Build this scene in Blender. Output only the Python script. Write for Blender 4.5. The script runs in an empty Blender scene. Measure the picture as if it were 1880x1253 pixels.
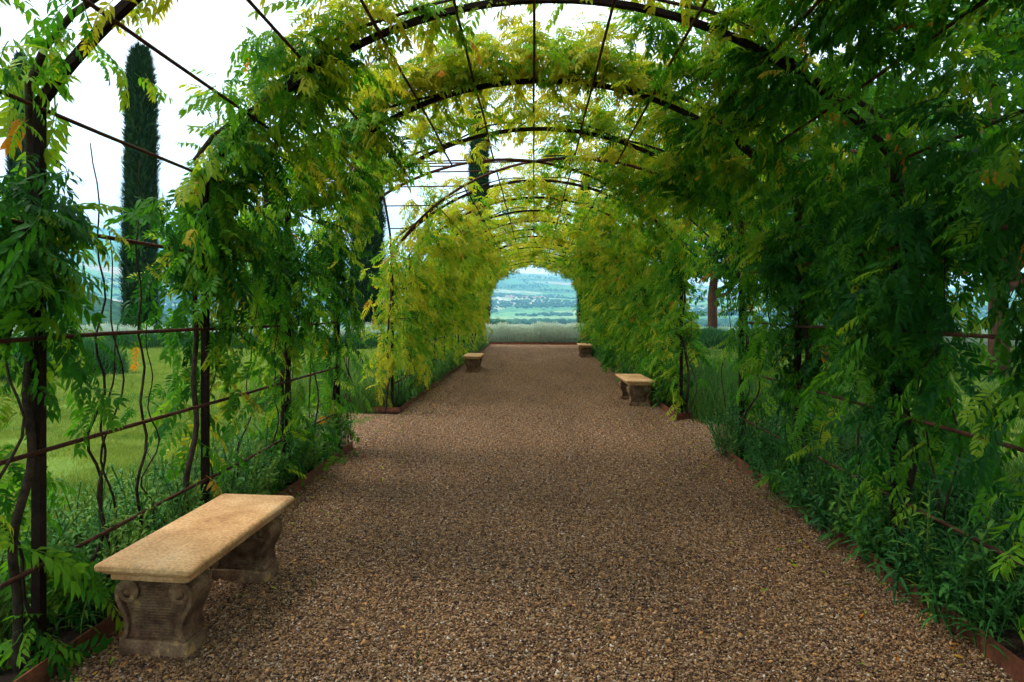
import bpy, math, random
import numpy as np
from mathutils import Vector

# ------------------------------------------------------------------ camera, sky, sun, exposure
SC = bpy.context.scene
COL = SC.collection
R = math.radians
YAW = R(5.5)
FPX, PX0, PY0, CAMH = 1253.0, 859.35, 572.0, 1.6      # focal length, principal column and horizon row in photo pixels
cam = bpy.data.cameras.new('camera')
cam.sensor_width = 36.0
cam.lens = FPX / 1880.0 * 36.0
cam.shift_x = (940.0 - PX0) / 1880.0
cam.shift_y = -(626.5 - PY0) / 1880.0
cam.clip_start, cam.clip_end = 0.05, 60000.0
camo = bpy.data.objects.new('camera', cam)
COL.objects.link(camo)
camo.location = (0, 0, CAMH)
camo.rotation_euler = (R(90), 0, YAW)
SC.camera = camo

SUN_EL, SUN_AZ = R(60), R(-85)        # azimuth measured from +Y towards +X
world = bpy.data.worlds.new('World')
SC.world = world
world.use_nodes = True
wn = world.node_tree
wn.nodes.clear()
sky = wn.nodes.new('ShaderNodeTexSky')
sky.sky_type = 'NISHITA'
sky.sun_disc = False
sky.sun_elevation = SUN_EL
sky.sun_rotation = SUN_AZ
sky.air_density, sky.dust_density, sky.ozone_density = 1.0, 3.0, 1.0
cloud = wn.nodes.new('ShaderNodeMix')
cloud.data_type = 'RGBA'
cloud.inputs[0].default_value = 0.8
cloud.inputs[7].default_value = (8.0, 8.3, 8.8, 1)       # even white cloud cover in front of the blue
bg = wn.nodes.new('ShaderNodeBackground')
bg.inputs[1].default_value = 0.15
wo = wn.nodes.new('ShaderNodeOutputWorld')
wn.links.new(sky.outputs[0], cloud.inputs[6])
wn.links.new(cloud.outputs[2], bg.inputs[0])
wn.links.new(bg.outputs[0], wo.inputs[0])

sl = bpy.data.lights.new('sun', 'SUN')
sl.energy = 1.3
sl.angle = R(20)
sl.color = (1.0, 0.95, 0.86)
slo = bpy.data.objects.new('sun', sl)
COL.objects.link(slo)
sd = Vector((math.sin(SUN_AZ) * math.cos(SUN_EL), math.cos(SUN_AZ) * math.cos(SUN_EL), math.sin(SUN_EL)))
slo.rotation_euler = sd.to_track_quat('Z', 'Y').to_euler()

SC.view_settings.view_transform = 'Standard'
SC.view_settings.look = 'None'
SC.view_settings.exposure = 1.12
SC.view_settings.gamma = 1.0
SC.view_settings.use_curve_mapping = False
SC.render.engine = 'CYCLES'
cy = SC.cycles
cy.use_denoising = True
cy.use_adaptive_sampling = True
cy.adaptive_threshold = 0.03
cy.adaptive_min_samples = 20
cy.max_bounces = 6
cy.diffuse_bounces = 4
cy.glossy_bounces = 2
cy.transmission_bounces = 5
cy.transparent_max_bounces = 6
cy.volume_bounces = 1
cy.sample_clamp_indirect = 6.0

rng = np.random.default_rng(7)
random.seed(7)

# ------------------------------------------------------------------ helpers
CA, SA = math.cos(YAW), math.sin(YAW)
def at(px, py, depth):
    """point seen at photo pixel (px, py) at this depth from the camera"""
    xc, zc = (px - PX0) / FPX, (PY0 - py) / FPX
    return Vector((depth * (-SA + xc * CA), depth * (CA + xc * SA), CAMH + depth * zc))
def ground(px, py, z=0.0):
    return at(px, py, (CAMH - z) * FPX / (py - PY0))
def project(p):
    x, y, z = p[..., 0], p[..., 1], p[..., 2]
    d = y * CA - x * SA
    dd = np.where(np.abs(d) < 1e-3, 1e-3, d)
    return PX0 + FPX * (x * CA + y * SA) / dd, PY0 - FPX * (z - CAMH) / dd, d

def mesh_np(name, v, f, smooth=False):
    """v (N,3); f: (M,k) array or list of such arrays"""
    me = bpy.data.meshes.new(name)
    v = np.asarray(v, dtype=np.float32)
    fl = f if isinstance(f, list) else [f]
    fl = [np.asarray(a, dtype=np.int32) for a in fl if len(a)]
    me.vertices.add(len(v))
    me.vertices.foreach_set('co', v.ravel())
    loops = np.concatenate([a.ravel() for a in fl])
    tot = np.concatenate([np.full(len(a), a.shape[1], dtype=np.int32) for a in fl])
    start = np.concatenate([[0], np.cumsum(tot)[:-1]]).astype(np.int32)
    me.loops.add(len(loops))
    me.loops.foreach_set('vertex_index', loops)
    me.polygons.add(len(tot))
    me.polygons.foreach_set('loop_start', start)
    me.polygons.foreach_set('loop_total', tot)
    if smooth:
        me.polygons.foreach_set('use_smooth', np.ones(len(tot), dtype=bool))
    me.update(calc_edges=True)
    me.validate()
    return me

def link(name, data, parent=None, mat=None, loc=None, rot=None):
    o = bpy.data.objects.new(name, data)
    COL.objects.link(o)
    if parent is not None:
        o.parent = parent
    if mat is not None and data is not None and not data.materials:
        data.materials.append(mat)
    if loc is not None:
        o.location = loc
    if rot is not None:
        o.rotation_euler = rot
    return o

def tag(o, label=None, cat=None, group=None, kind=None):
    if label: o['label'] = label
    if cat: o['category'] = cat
    if group: o['group'] = group
    if kind: o['kind'] = kind
    return o

def empty(name, loc=(0, 0, 0), rz=0.0):
    o = bpy.data.objects.new(name, None)
    COL.objects.link(o)
    o.location = loc
    o.rotation_euler = (0, 0, rz)
    o.empty_display_size = 0.2
    return o

class MB:
    def __init__(s): s.v, s.f = [], []
    def add(s, v, f):
        b = len(s.v)
        s.v += [tuple(p) for p in v]
        s.f += [tuple(i + b for i in q) for q in f]
    def box(s, c, h, rz=0.0):
        cx, cy_, cz = c
        co, si = math.cos(rz), math.sin(rz)
        vs = []
        for z in (-1, 1):
            for x, y in ((-1, -1), (1, -1), (1, 1), (-1, 1)):
                X, Y = x * h[0], y * h[1]
                vs.append((cx + X * co - Y * si, cy_ + X * si + Y * co, cz + z * h[2]))
        s.add(vs, [(0, 3, 2, 1), (4, 5, 6, 7), (0, 1, 5, 4), (1, 2, 6, 5), (2, 3, 7, 6), (3, 0, 4, 7)])
    def rings(s, rings, cap=True, closed=True):
        n = len(rings[0])
        vs = [p for r in rings for p in r]
        fs = []
        for i in range(len(rings) - 1):
            for j in range(n if closed else n - 1):
                k = (j + 1) % n
                fs.append((i * n + j, i * n + k, (i + 1) * n + k, (i + 1) * n + j))
        if cap:
            fs.append(tuple(range(n))[::-1])
            fs.append(tuple((len(rings) - 1) * n + j for j in range(n)))
        s.add(vs, fs)
    def tube(s, pts, rad, n=6, prof=None):
        """round tube, or a sweep of prof [(a,b)...] along pts; a runs along the side vector, b along the second"""
        pts = [Vector(p) for p in pts]
        rr = rad if hasattr(rad, '__len__') else [rad] * len(pts)
        rings = []
        up = None
        for i, p in enumerate(pts):
            t = (pts[min(i + 1, len(pts) - 1)] - pts[max(i - 1, 0)]).normalized()
            if up is None:
                up = Vector((0, 1, 0)) if abs(t.y) < 0.9 else Vector((0, 0, 1))
            a = (up - t * up.dot(t)).normalized()
            b = t.cross(a)
            up = a
            if prof:
                rings.append([p + a * (q[0]) + b * (q[1]) for q in prof])
            else:
                rings.append([p + (a * math.cos(2 * math.pi * k / n) + b * math.sin(2 * math.pi * k / n)) * rr[i] for k in range(n)])
        s.rings(rings)
    def mesh(s, name, smooth=False):
        me = bpy.data.meshes.new(name)
        me.from_pydata(s.v, [], s.f)
        if smooth:
            me.polygons.foreach_set('use_smooth', np.ones(len(me.polygons), dtype=bool))
        me.update()
        return me
    def build(s, name, mat, parent=None, smooth=False, loc=None, rot=None):
        return link(name, s.mesh(name, smooth), parent, mat, loc, rot)

def bevel(o, w, seg=2):
    m = o.modifiers.new('bevel', 'BEVEL')
    m.width, m.segments, m.limit_method, m.angle_limit = w, seg, 'ANGLE', R(35)
    return o

def hash2(ix, iy, seed=0):
    h = np.sin(ix * 127.1 + iy * 311.7 + seed * 74.7) * 43758.5453
    return h - np.floor(h)
def vnoise(x, y, seed=0):
    ix, iy = np.floor(x), np.floor(y)
    fx, fy = x - ix, y - iy
    fx, fy = fx * fx * (3 - 2 * fx), fy * fy * (3 - 2 * fy)
    a, b = hash2(ix, iy, seed), hash2(ix + 1, iy, seed)
    c, d = hash2(ix, iy + 1, seed), hash2(ix + 1, iy + 1, seed)
    return a + (b - a) * fx + (c - a) * fy + (a - b - c + d) * fx * fy
def fbm(x, y, seed=0, octv=4):
    s, a = 0, 0.5
    for k in range(octv):
        s = s + a * vnoise(x * 2 ** k, y * 2 ** k, seed + k)
        a *= 0.5
    return s

def frames_to_euler(d, up):
    """rows d = local +Y, up = hint for local +Z  -> XYZ euler"""
    d = d / np.maximum(np.linalg.norm(d, axis=1, keepdims=True), 1e-6)
    x = np.cross(d, up)
    x /= np.maximum(np.linalg.norm(x, axis=1, keepdims=True), 1e-6)
    z = np.cross(x, d)
    ry = -np.arcsin(np.clip(x[:, 2], -1, 1))
    rx = np.arctan2(d[:, 2], z[:, 2])
    rz = np.arctan2(x[:, 1], x[:, 0])
    return np.stack([rx, ry, rz], axis=1)

# ------------------------------------------------------------------ materials
def new_mat(name):
    m = bpy.data.materials.new(name)
    m.use_nodes = True
    nt = m.node_tree
    nt.nodes.clear()
    out = nt.nodes.new('ShaderNodeOutputMaterial')
    return m, nt, out
def ramp(nt, stops, interp='LINEAR'):
    r = nt.nodes.new('ShaderNodeValToRGB')
    e = r.color_ramp.elements
    r.color_ramp.interpolation = interp
    while len(e) < len(stops): e.new(0.5)
    for el, (p, c) in zip(e, stops):
        el.position = p
        el.color = (*c, 1)
    return r
def noise(nt, scale, detail=4, coord='Object', rough=0.55, vec=None):
    t = nt.nodes.new('ShaderNodeTexNoise')
    t.inputs['Scale'].default_value = scale
    t.inputs['Detail'].default_value = detail
    t.inputs['Roughness'].default_value = rough
    if vec is None:
        c = nt.nodes.new('ShaderNodeTexCoord')
        nt.links.new(c.outputs[coord], t.inputs['Vector'])
    else:
        nt.links.new(vec, t.inputs['Vector'])
    return t
def mixc(nt, fac, a, b, mode='MIX'):
    m = nt.nodes.new('ShaderNodeMix')
    m.data_type = 'RGBA'
    m.blend_type = mode
    for sock, val in ((m.inputs[0], fac), (m.inputs[6], a), (m.inputs[7], b)):
        if isinstance(val, bpy.types.NodeSocket): nt.links.new(val, sock)
        elif isinstance(val, (int, float)): sock.default_value = val
        else: sock.default_value = (*val, 1)
    return m.outputs[2]
def principled(nt, out, rough=0.7, spec=0.3):
    b = nt.nodes.new('ShaderNodeBsdfPrincipled')
    b.inputs['Roughness'].default_value = rough
    b.inputs['Specular IOR Level'].default_value = spec
    nt.links.new(b.outputs[0], out.inputs[0])
    return b
def bump(nt, b, height, strength, dist):
    n = nt.nodes.new('ShaderNodeBump')
    n.inputs['Strength'].default_value = strength
    n.inputs['Distance'].default_value = dist
    nt.links.new(height, n.inputs['Height'])
    nt.links.new(n.outputs[0], b.inputs['Normal'])

def noisy_mat(name, stops, scale, rough=0.8, spec=0.25, bs=0.3, bd=0.01, detail=6, coord='Object', fine=None, stain=None):
    m, nt, out = new_mat(name)
    b = principled(nt, out, rough, spec)
    n = noise(nt, scale, detail, coord, 0.62)
    r = ramp(nt, stops)
    nt.links.new(n.outputs['Fac'], r.inputs[0])
    col = r.outputs[0]
    n2 = noise(nt, fine or scale * 7, 5, coord, 0.7)
    r2 = ramp(nt, [(0.3, (0.55, 0.55, 0.55)), (0.7, (1.25, 1.25, 1.25))])
    nt.links.new(n2.outputs['Fac'], r2.inputs[0])
    col = mixc(nt, 1.0, col, r2.outputs[0], 'MULTIPLY')
    if stain:                                        # lichen and water marks with edges of their own
        n3 = noise(nt, stain[0], 8, coord, 0.7)
        r3 = ramp(nt, [(stain[1], (0, 0, 0)), (stain[1] + 0.05, (1, 1, 1))])
        nt.links.new(n3.outputs['Fac'], r3.inputs[0])
        mk = nt.nodes.new('ShaderNodeMath'); mk.operation = 'MULTIPLY'; mk.inputs[1].default_value = 0.6
        nt.links.new(r3.outputs[0], mk.inputs[0])
        col = mixc(nt, mk.outputs[0], col, stain[2])
    nt.links.new(col, b.inputs['Base Color'])
    bump(nt, b, n2.outputs['Fac'], bs, bd)
    return m

def leaf_mat(name, stops, trans=0.45, tint=(1.4, 1.4, 0.55), rough=0.55, spec=0.12, src='INSTANCER', attr='tone'):
    m, nt, out = new_mat(name)
    a = nt.nodes.new('ShaderNodeAttribute')
    a.attribute_type = src
    a.attribute_name = attr
    n = noise(nt, 9.0, 2, 'Object')
    add = nt.nodes.new('ShaderNodeMath'); add.operation = 'MULTIPLY_ADD'
    add.inputs[1].default_value = 0.16
    nt.links.new(n.outputs['Fac'], add.inputs[0])
    sub = nt.nodes.new('ShaderNodeMath'); sub.operation = 'SUBTRACT'
    sub.inputs[1].default_value = 0.08
    nt.links.new(a.outputs['Fac'], sub.inputs[0])
    nt.links.new(sub.outputs[0], add.inputs[2])
    r = ramp(nt, stops)
    nt.links.new(add.outputs[0], r.inputs[0])
    b = nt.nodes.new('ShaderNodeBsdfPrincipled')
    b.inputs['Roughness'].default_value = rough
    b.inputs['Specular IOR Level'].default_value = spec
    if name == 'gravel_pebble':                      # dusty and damp patches, stretched along the walking line
        ge = nt.nodes.new('ShaderNodeNewGeometry')
        mp = nt.nodes.new('ShaderNodeMapping'); mp.inputs['Scale'].default_value = (1.5, 0.35, 1)
        nt.links.new(ge.outputs['Position'], mp.inputs[0])
        pn = noise(nt, 1.0, 5, vec=mp.outputs[0])
        pr = ramp(nt, [(0.32, (0.84, 0.82, 0.80)), (0.5, (1.0, 0.98, 0.96)), (0.7, (1.14, 1.12, 1.10))])
        nt.links.new(pn.outputs['Fac'], pr.inputs[0])
        nt.links.new(mixc(nt, 1.0, r.outputs[0], pr.outputs[0], 'MULTIPLY'), b.inputs['Base Color'])
    else:
        nt.links.new(r.outputs[0], b.inputs['Base Color'])
    t = nt.nodes.new('ShaderNodeBsdfTranslucent')
    nt.links.new(mixc(nt, 1.0, r.outputs[0], tint, 'MULTIPLY'), t.inputs[0])
    mx = nt.nodes.new('ShaderNodeMixShader')
    mx.inputs[0].default_value = trans
    nt.links.new(b.outputs[0], mx.inputs[1])
    nt.links.new(t.outputs[0], mx.inputs[2])
    nt.links.new(mx.outputs[0], out.inputs[0])
    return m

M = {}
WST = [(0.0, (0.014, 0.085, 0.016)), (0.28, (0.035, 0.15, 0.014)), (0.5, (0.095, 0.27, 0.016)), (0.72, (0.25, 0.36, 0.022)), (0.88, (0.44, 0.43, 0.03)), (0.95, (0.55, 0.19, 0.02))]
M['wisteria'] = leaf_mat('wisteria_leaf', WST, 0.5)
M['wisteria_far'] = leaf_mat('wisteria_leaf_far', WST, 0.5, src='GEOMETRY')
M['herb'] = leaf_mat('herb_leaf', [(0.0, (0.022, 0.10, 0.03)), (0.5, (0.055, 0.19, 0.035)), (1.0, (0.16, 0.28, 0.035))], 0.3, (1.2, 1.2, 0.6))
M['grass'] = leaf_mat('grass_blade', [(0.0, (0.03, 0.11, 0.025)), (0.5, (0.10, 0.20, 0.03)), (1.0, (0.26, 0.32, 0.06))], 0.3, (1.2, 1.2, 0.6))
M['crown'] = leaf_mat('tree_leaf', [(0.0, (0.014, 0.07, 0.022)), (0.5, (0.03, 0.11, 0.026)), (1.0, (0.07, 0.17, 0.03))], 0.35, (1.3, 1.3, 0.6), src='GEOMETRY')
M['cypress'] = leaf_mat('cypress_foliage', [(0.0, (0.008, 0.028, 0.012)), (0.5, (0.02, 0.055, 0.02)), (1.0, (0.07, 0.12, 0.035))], 0.1, (1, 1, 0.6), rough=0.8, src='GEOMETRY')
M['rosemary'] = leaf_mat('rosemary_needles', [(0.0, (0.02, 0.085, 0.03)), (0.5, (0.04, 0.14, 0.045)), (1.0, (0.12, 0.23, 0.06))], 0.2, (1.1, 1.2, 0.7), src='GEOMETRY')
M['lavender'] = leaf_mat('lavender_stalks', [(0.0, (0.28, 0.38, 0.31)), (0.45, (0.44, 0.55, 0.45)), (0.75, (0.58, 0.66, 0.54)), (0.9, (0.84, 0.80, 0.58))], 0.2, (1, 1, 0.8), src='GEOMETRY', rough=0.8)
M['pebble'] = leaf_mat('gravel_pebble', [(0.0, (0.018, 0.009, 0.006)), (0.2, (0.085, 0.041, 0.021)), (0.42, (0.23, 0.12, 0.053)), (0.6, (0.31, 0.20, 0.115)), (0.76, (0.50, 0.255, 0.08)), (0.88, (0.47, 0.37, 0.27)), (1.0, (0.76, 0.66, 0.53))], 0.0, rough=0.75, spec=0.25, src='GEOMETRY')
M['wood_tree'] = leaf_mat('woodland', [(0.0, (0.014, 0.045, 0.02)), (0.5, (0.025, 0.075, 0.03)), (1.0, (0.06, 0.12, 0.035))], 0.0, rough=0.9, spec=0.05)
M['steel'] = noisy_mat('dark_rusted_steel', [(0.3, (0.010, 0.006, 0.005)), (0.6, (0.026, 0.013, 0.009)), (0.8, (0.06, 0.025, 0.013))], 9, 0.8, 0.12, 0.25, 0.003)
M['rod'] = noisy_mat('rusted_rod', [(0.3, (0.035, 0.014, 0.009)), (0.6, (0.095, 0.034, 0.018)), (0.8, (0.16, 0.06, 0.028))], 12, 0.75, 0.15, 0.25, 0.002)
M['corten'] = noisy_mat('corten_edging', [(0.3, (0.07, 0.022, 0.012)), (0.55, (0.17, 0.055, 0.025)), (0.8, (0.26, 0.09, 0.035))], 5, 0.8, 0.2, 0.2, 0.002)
M['bark'] = noisy_mat('vine_bark', [(0.3, (0.022, 0.014, 0.010)), (0.7, (0.075, 0.05, 0.036))], 25, 0.9, 0.1, 0.6, 0.006)
M['trunk'] = noisy_mat('tree_bark', [(0.3, (0.06, 0.03, 0.02)), (0.7, (0.19, 0.085, 0.05))], 6, 0.9, 0.1, 0.8, 0.03)
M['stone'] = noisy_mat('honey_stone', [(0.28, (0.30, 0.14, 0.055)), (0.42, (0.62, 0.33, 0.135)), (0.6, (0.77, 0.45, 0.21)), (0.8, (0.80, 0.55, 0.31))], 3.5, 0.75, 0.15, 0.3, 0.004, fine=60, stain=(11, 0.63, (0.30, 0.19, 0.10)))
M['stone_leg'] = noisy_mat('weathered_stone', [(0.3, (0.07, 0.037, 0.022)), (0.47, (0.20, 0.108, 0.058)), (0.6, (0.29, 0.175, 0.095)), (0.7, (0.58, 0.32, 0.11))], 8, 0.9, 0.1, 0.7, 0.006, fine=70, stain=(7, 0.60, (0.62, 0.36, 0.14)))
M['soil'] = noisy_mat('soil', [(0.3, (0.03, 0.02, 0.014)), (0.7, (0.10, 0.065, 0.045))], 8, 0.95, 0.1, 1.0, 0.03, fine=60)
M['wall'] = noisy_mat('farm_wall', [(0.3, (0.50, 0.36, 0.27)), (0.7, (0.66, 0.52, 0.42))], 0.2, 0.9, 0.1, 0.1, 0.02)
M['roof'] = noisy_mat('farm_roof', [(0.3, (0.34, 0.14, 0.09)), (0.7, (0.46, 0.22, 0.14))], 0.3, 0.9, 0.1, 0.1, 0.02)
M['window'] = noisy_mat('window_dark', [(0.3, (0.03, 0.03, 0.035)), (0.7, (0.06, 0.06, 0.07))], 1, 0.3, 0.5, 0.0, 0.01)
M['road'] = noisy_mat('pale_road', [(0.3, (0.55, 0.50, 0.44)), (0.7, (0.66, 0.61, 0.54))], 0.05, 0.9, 0.1, 0.1, 0.02)
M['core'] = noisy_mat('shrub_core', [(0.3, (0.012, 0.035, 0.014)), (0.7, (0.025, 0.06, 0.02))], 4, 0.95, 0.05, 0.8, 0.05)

M['lav_core'] = noisy_mat('lavender_core', [(0.3, (0.22, 0.27, 0.20)), (0.7, (0.34, 0.40, 0.30))], 12, 0.95, 0.05, 0.8, 0.05)
def gravel_mat():
    m, nt, out = new_mat('gravel')
    b = principled(nt, out, 0.85, 0.2)
    c = nt.nodes.new('ShaderNodeTexCoord')
    w = noise(nt, 18.0, 2, vec=c.outputs['Object'])
    v = nt.nodes.new('ShaderNodeTexVoronoi')
    v.inputs['Scale'].default_value = 62.0
    vm = nt.nodes.new('ShaderNodeVectorMath'); vm.operation = 'MULTIPLY_ADD'
    vm.inputs[1].default_value = (0.02, 0.02, 0.0)
    nt.links.new(w.outputs['Color'], vm.inputs[0]); nt.links.new(c.outputs['Object'], vm.inputs[2])
    nt.links.new(vm.outputs[0], v.inputs['Vector'])
    sep = nt.nodes.new('ShaderNodeSeparateColor')
    nt.links.new(v.outputs['Color'], sep.inputs[0])
    r = ramp(nt, [(0.0, (0.018, 0.009, 0.006)), (0.2, (0.085, 0.041, 0.021)), (0.42, (0.23, 0.12, 0.053)), (0.6, (0.31, 0.20, 0.115)), (0.76, (0.50, 0.255, 0.08)), (0.88, (0.47, 0.37, 0.27)), (1.0, (0.76, 0.66, 0.53))])
    nt.links.new(sep.outputs[0], r.inputs[0])
    n2 = noise(nt, 1.3, 4, vec=c.outputs['Object'])
    r2 = ramp(nt, [(0.3, (0.82, 0.82, 0.82)), (0.7, (1.15, 1.15, 1.15))])
    nt.links.new(n2.outputs['Fac'], r2.inputs[0])
    nt.links.new(mixc(nt, 1.0, r.outputs[0], r2.outputs[0], 'MULTIPLY'), b.inputs['Base Color'])
    inv = nt.nodes.new('ShaderNodeMath'); inv.operation = 'SUBTRACT'; inv.inputs[0].default_value = 1.0
    nt.links.new(v.outputs['Distance'], inv.inputs[1])
    bump(nt, b, inv.outputs[0], 0.9, 0.012)
    return m
M['gravel'] = gravel_mat()

def lawn_mat():
    m, nt, out = new_mat('lawn')
    b = principled(nt, out, 0.9, 0.1)
    n1 = noise(nt, 0.35, 5, 'Object'); n2 = noise(nt, 28.0, 4, 'Object', 0.75)
    r1 = ramp(nt, [(0.3, (0.10, 0.18, 0.022)), (0.5, (0.15, 0.235, 0.03)), (0.7, (0.20, 0.27, 0.045))])
    nt.links.new(n1.outputs['Fac'], r1.inputs[0])
    r2 = ramp(nt, [(0.25, (0.45, 0.5, 0.45)), (0.75, (1.35, 1.3, 1.3))])
    nt.links.new(n2.outputs['Fac'], r2.inputs[0])
    nt.links.new(mixc(nt, 1.0, r1.outputs[0], r2.outputs[0], 'MULTIPLY'), b.inputs['Base Color'])
    bump(nt, b, n2.outputs['Fac'], 0.8, 0.03)
    return m
M['lawn'] = lawn_mat()

def fields_mat():
    m, nt, out = new_mat('fields')
    b = principled(nt, out, 0.95, 0.05)
    c = nt.nodes.new('ShaderNodeTexCoord')
    w = noise(nt, 0.0016, 3, vec=c.outputs['Object'])
    vm = nt.nodes.new('ShaderNodeVectorMath'); vm.operation = 'MULTIPLY_ADD'
    vm.inputs[1].default_value = (330, 330, 0)
    nt.links.new(w.outputs['Color'], vm.inputs[0]); nt.links.new(c.outputs['Object'], vm.inputs[2])
    mp = nt.nodes.new('ShaderNodeMapping')
    mp.inputs['Rotation'].default_value = (0, 0, 0.25)
    mp.inputs['Scale'].default_value = (0.0013, 0.0026, 0)
    nt.links.new(vm.outputs[0], mp.inputs[0])
    v = nt.nodes.new('ShaderNodeTexVoronoi'); v.inputs['Scale'].default_value = 1.0
    v.voronoi_dimensions = '2D'
    nt.links.new(mp.outputs[0], v.inputs['Vector'])
    sep = nt.nodes.new('ShaderNodeSeparateColor')
    nt.links.new(v.outputs['Color'], sep.inputs[0])
    r = ramp(nt, [(0.0, (0.05, 0.13, 0.03)), (0.22, (0.10, 0.24, 0.06)), (0.4, (0.14, 0.30, 0.10)), (0.55, (0.24, 0.33, 0.12)), (0.7, (0.34, 0.36, 0.20)), (0.82, (0.09, 0.22, 0.08)), (0.92, (0.40, 0.33, 0.22)), (1.0, (0.06, 0.15, 0.04))], 'CONSTANT')
    nt.links.new(sep.outputs[0], r.inputs[0])
    ve = nt.nodes.new('ShaderNodeTexVoronoi'); ve.feature = 'DISTANCE_TO_EDGE'; ve.voronoi_dimensions = '2D'
    nt.links.new(mp.outputs[0], ve.inputs['Vector'])
    re = ramp(nt, [(0.0, (0.03, 0.07, 0.03)), (0.035, (0.03, 0.07, 0.03)), (0.05, (1, 1, 1))])
    nt.links.new(ve.outputs['Distance'], re.inputs[0])
    n2 = noise(nt, 0.02, 5, vec=c.outputs['Object'])
    r2 = ramp(nt, [(0.3, (0.75, 0.75, 0.75)), (0.7, (1.2, 1.2, 1.2))])
    nt.links.new(n2.outputs['Fac'], r2.inputs[0])
    col = mixc(nt, 1.0, r.outputs[0], re.outputs[0], 'MULTIPLY')
    nt.links.new(mixc(nt, 1.0, col, r2.outputs[0], 'MULTIPLY'), b.inputs['Base Color'])
    return m
M['fields'] = fields_mat()

# ------------------------------------------------------------------ scatter: one object, points carry rotation, size, variant and tone
_groups = {}
def scatter_group(key, protos):
    if key in _groups: return _groups[key]
    ng = bpy.data.node_groups.new('scatter_' + key, 'GeometryNodeTree')
    ng.interface.new_socket('Geometry', in_out='INPUT', socket_type='NodeSocketGeometry')
    ng.interface.new_socket('Geometry', in_out='OUTPUT', socket_type='NodeSocketGeometry')
    gi, go = ng.nodes.new('NodeGroupInput'), ng.nodes.new('NodeGroupOutput')
    iop = ng.nodes.new('GeometryNodeInstanceOnPoints')
    join = ng.nodes.new('GeometryNodeJoinGeometry')
    for p in protos[::-1]:
        oi = ng.nodes.new('GeometryNodeObjectInfo')
        oi.inputs['Object'].default_value = p
        oi.inputs['As Instance'].default_value = False
        g2 = ng.nodes.new('GeometryNodeGeometryToInstance')
        ng.links.new(oi.outputs['Geometry'], g2.inputs[0])
        ng.links.new(g2.outputs[0], join.inputs[0])
    ng.links.new(gi.outputs[0], iop.inputs['Points'])
    ng.links.new(join.outputs[0], iop.inputs['Instance'])
    iop.inputs['Pick Instance'].default_value = True
    for nm, dt, sock in (('rot', 'FLOAT_VECTOR', 'Rotation'), ('scl', 'FLOAT_VECTOR', 'Scale'), ('idx', 'INT', 'Instance Index')):
        na = ng.nodes.new('GeometryNodeInputNamedAttribute')
        na.data_type = dt
        na.inputs['Name'].default_value = nm
        ng.links.new(na.outputs[0], iop.inputs[sock])
    ng.links.new(iop.outputs[0], go.inputs[0])
    _groups[key] = ng
    return ng

def scatter(name, key, protos, pts, rot, scl, tone, idx=None, parent=None, mat=None):
    n = len(pts)
    me = bpy.data.meshes.new(name)
    me.vertices.add(n)
    me.vertices.foreach_set('co', np.asarray(pts, dtype=np.float32).ravel())
    scl = np.asarray(scl, dtype=np.float32)
    if scl.ndim == 1: scl = np.repeat(scl[:, None], 3, axis=1)
    if idx is None: idx = rng.integers(0, len(protos), n)
    for nm, ty, fld, arr in (('rot', 'FLOAT_VECTOR', 'vector', rot), ('scl', 'FLOAT_VECTOR', 'vector', scl), ('idx', 'INT', 'value', idx), ('tone', 'FLOAT', 'value', tone)):
        a = me.attributes.new(nm, ty, 'POINT')
        a.data.foreach_set(fld, np.ascontiguousarray(arr, dtype=np.int32 if ty == 'INT' else np.float32).ravel())
    o = link(name, me, parent, mat)
    md = o.modifiers.new('scatter', 'NODES')
    md.node_group = scatter_group(key, protos)
    o['kind'] = 'stuff'
    return o

def proto(name, me, mat):
    me.materials.append(mat)
    return bpy.data.objects.new(name, me)        # never linked to the scene: a source shape only

# ------------------------------------------------------------------ terrain
TS = 1.8                                         # size of the far country
def th(x, y):
    x, y = np.asarray(x, dtype=float) / TS, np.asarray(y, dtype=float) / TS
    r = np.hypot(x, y)
    phi = np.degrees(np.arctan2(x, y))
    prof = np.interp(r, [0, 44, 60, 150, 400, 1250, 1600, 2000, 2600, 3300, 4500, 5600, 7500], [-0.3, -0.3, -1.4, -10, -18, -23, -21, -14, 26, 86, 205, 300, 330])
    fac = np.interp(phi, [-60, -40, -30, -12, 0, 8, 20, 40], [2.2, 2.1, 2.0, 1.25, 1.0, 0.85, 0.55, 0.6])
    prof = np.where(prof > 0, prof * fac, prof)
    am = np.clip((r - 120) / 2500, 0, 1)
    prof = prof + am * 60 * (fbm(x / 900.0 + 9, y / 900.0 + 4, 3) - 0.47) + am * am * 60 * (fbm(x / 2100.0, y / 2100.0, 8) - 0.47)
    bumpy = np.exp(-((phi + 39) / 9.0) ** 2) * (1 / (1 + np.exp(-(r - 500) / 45.0))) * np.exp(-(np.maximum(r - 640, 0) / 420.0) ** 2)
    return TS * (prof + bumpy * 40)

def terrain():
    rs = np.concatenate([[0.5], np.geomspace(8, 7600 * TS, 200)])
    ph = np.linspace(-math.pi, math.pi, 401)[:-1]
    rr, pp = np.meshgrid(rs, ph, indexing='ij')
    x, y = rr * np.sin(pp), rr * np.cos(pp)
    v = np.stack([x, y, th(x, y)], -1).reshape(-1, 3)
    n = len(ph)
    i, j = np.meshgrid(np.arange(len(rs) - 1), np.arange(n), indexing='ij')
    k = (j + 1) % n
    f = np.stack([i * n + j, (i + 1) * n + j, (i + 1) * n + k, i * n + k], -1).reshape(-1, 4)[:, ::-1]
    o = link('terrain', mesh_np('terrain', v, f, True), None, M['fields'])
    tag(o, kind='structure')
terrain()

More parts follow.
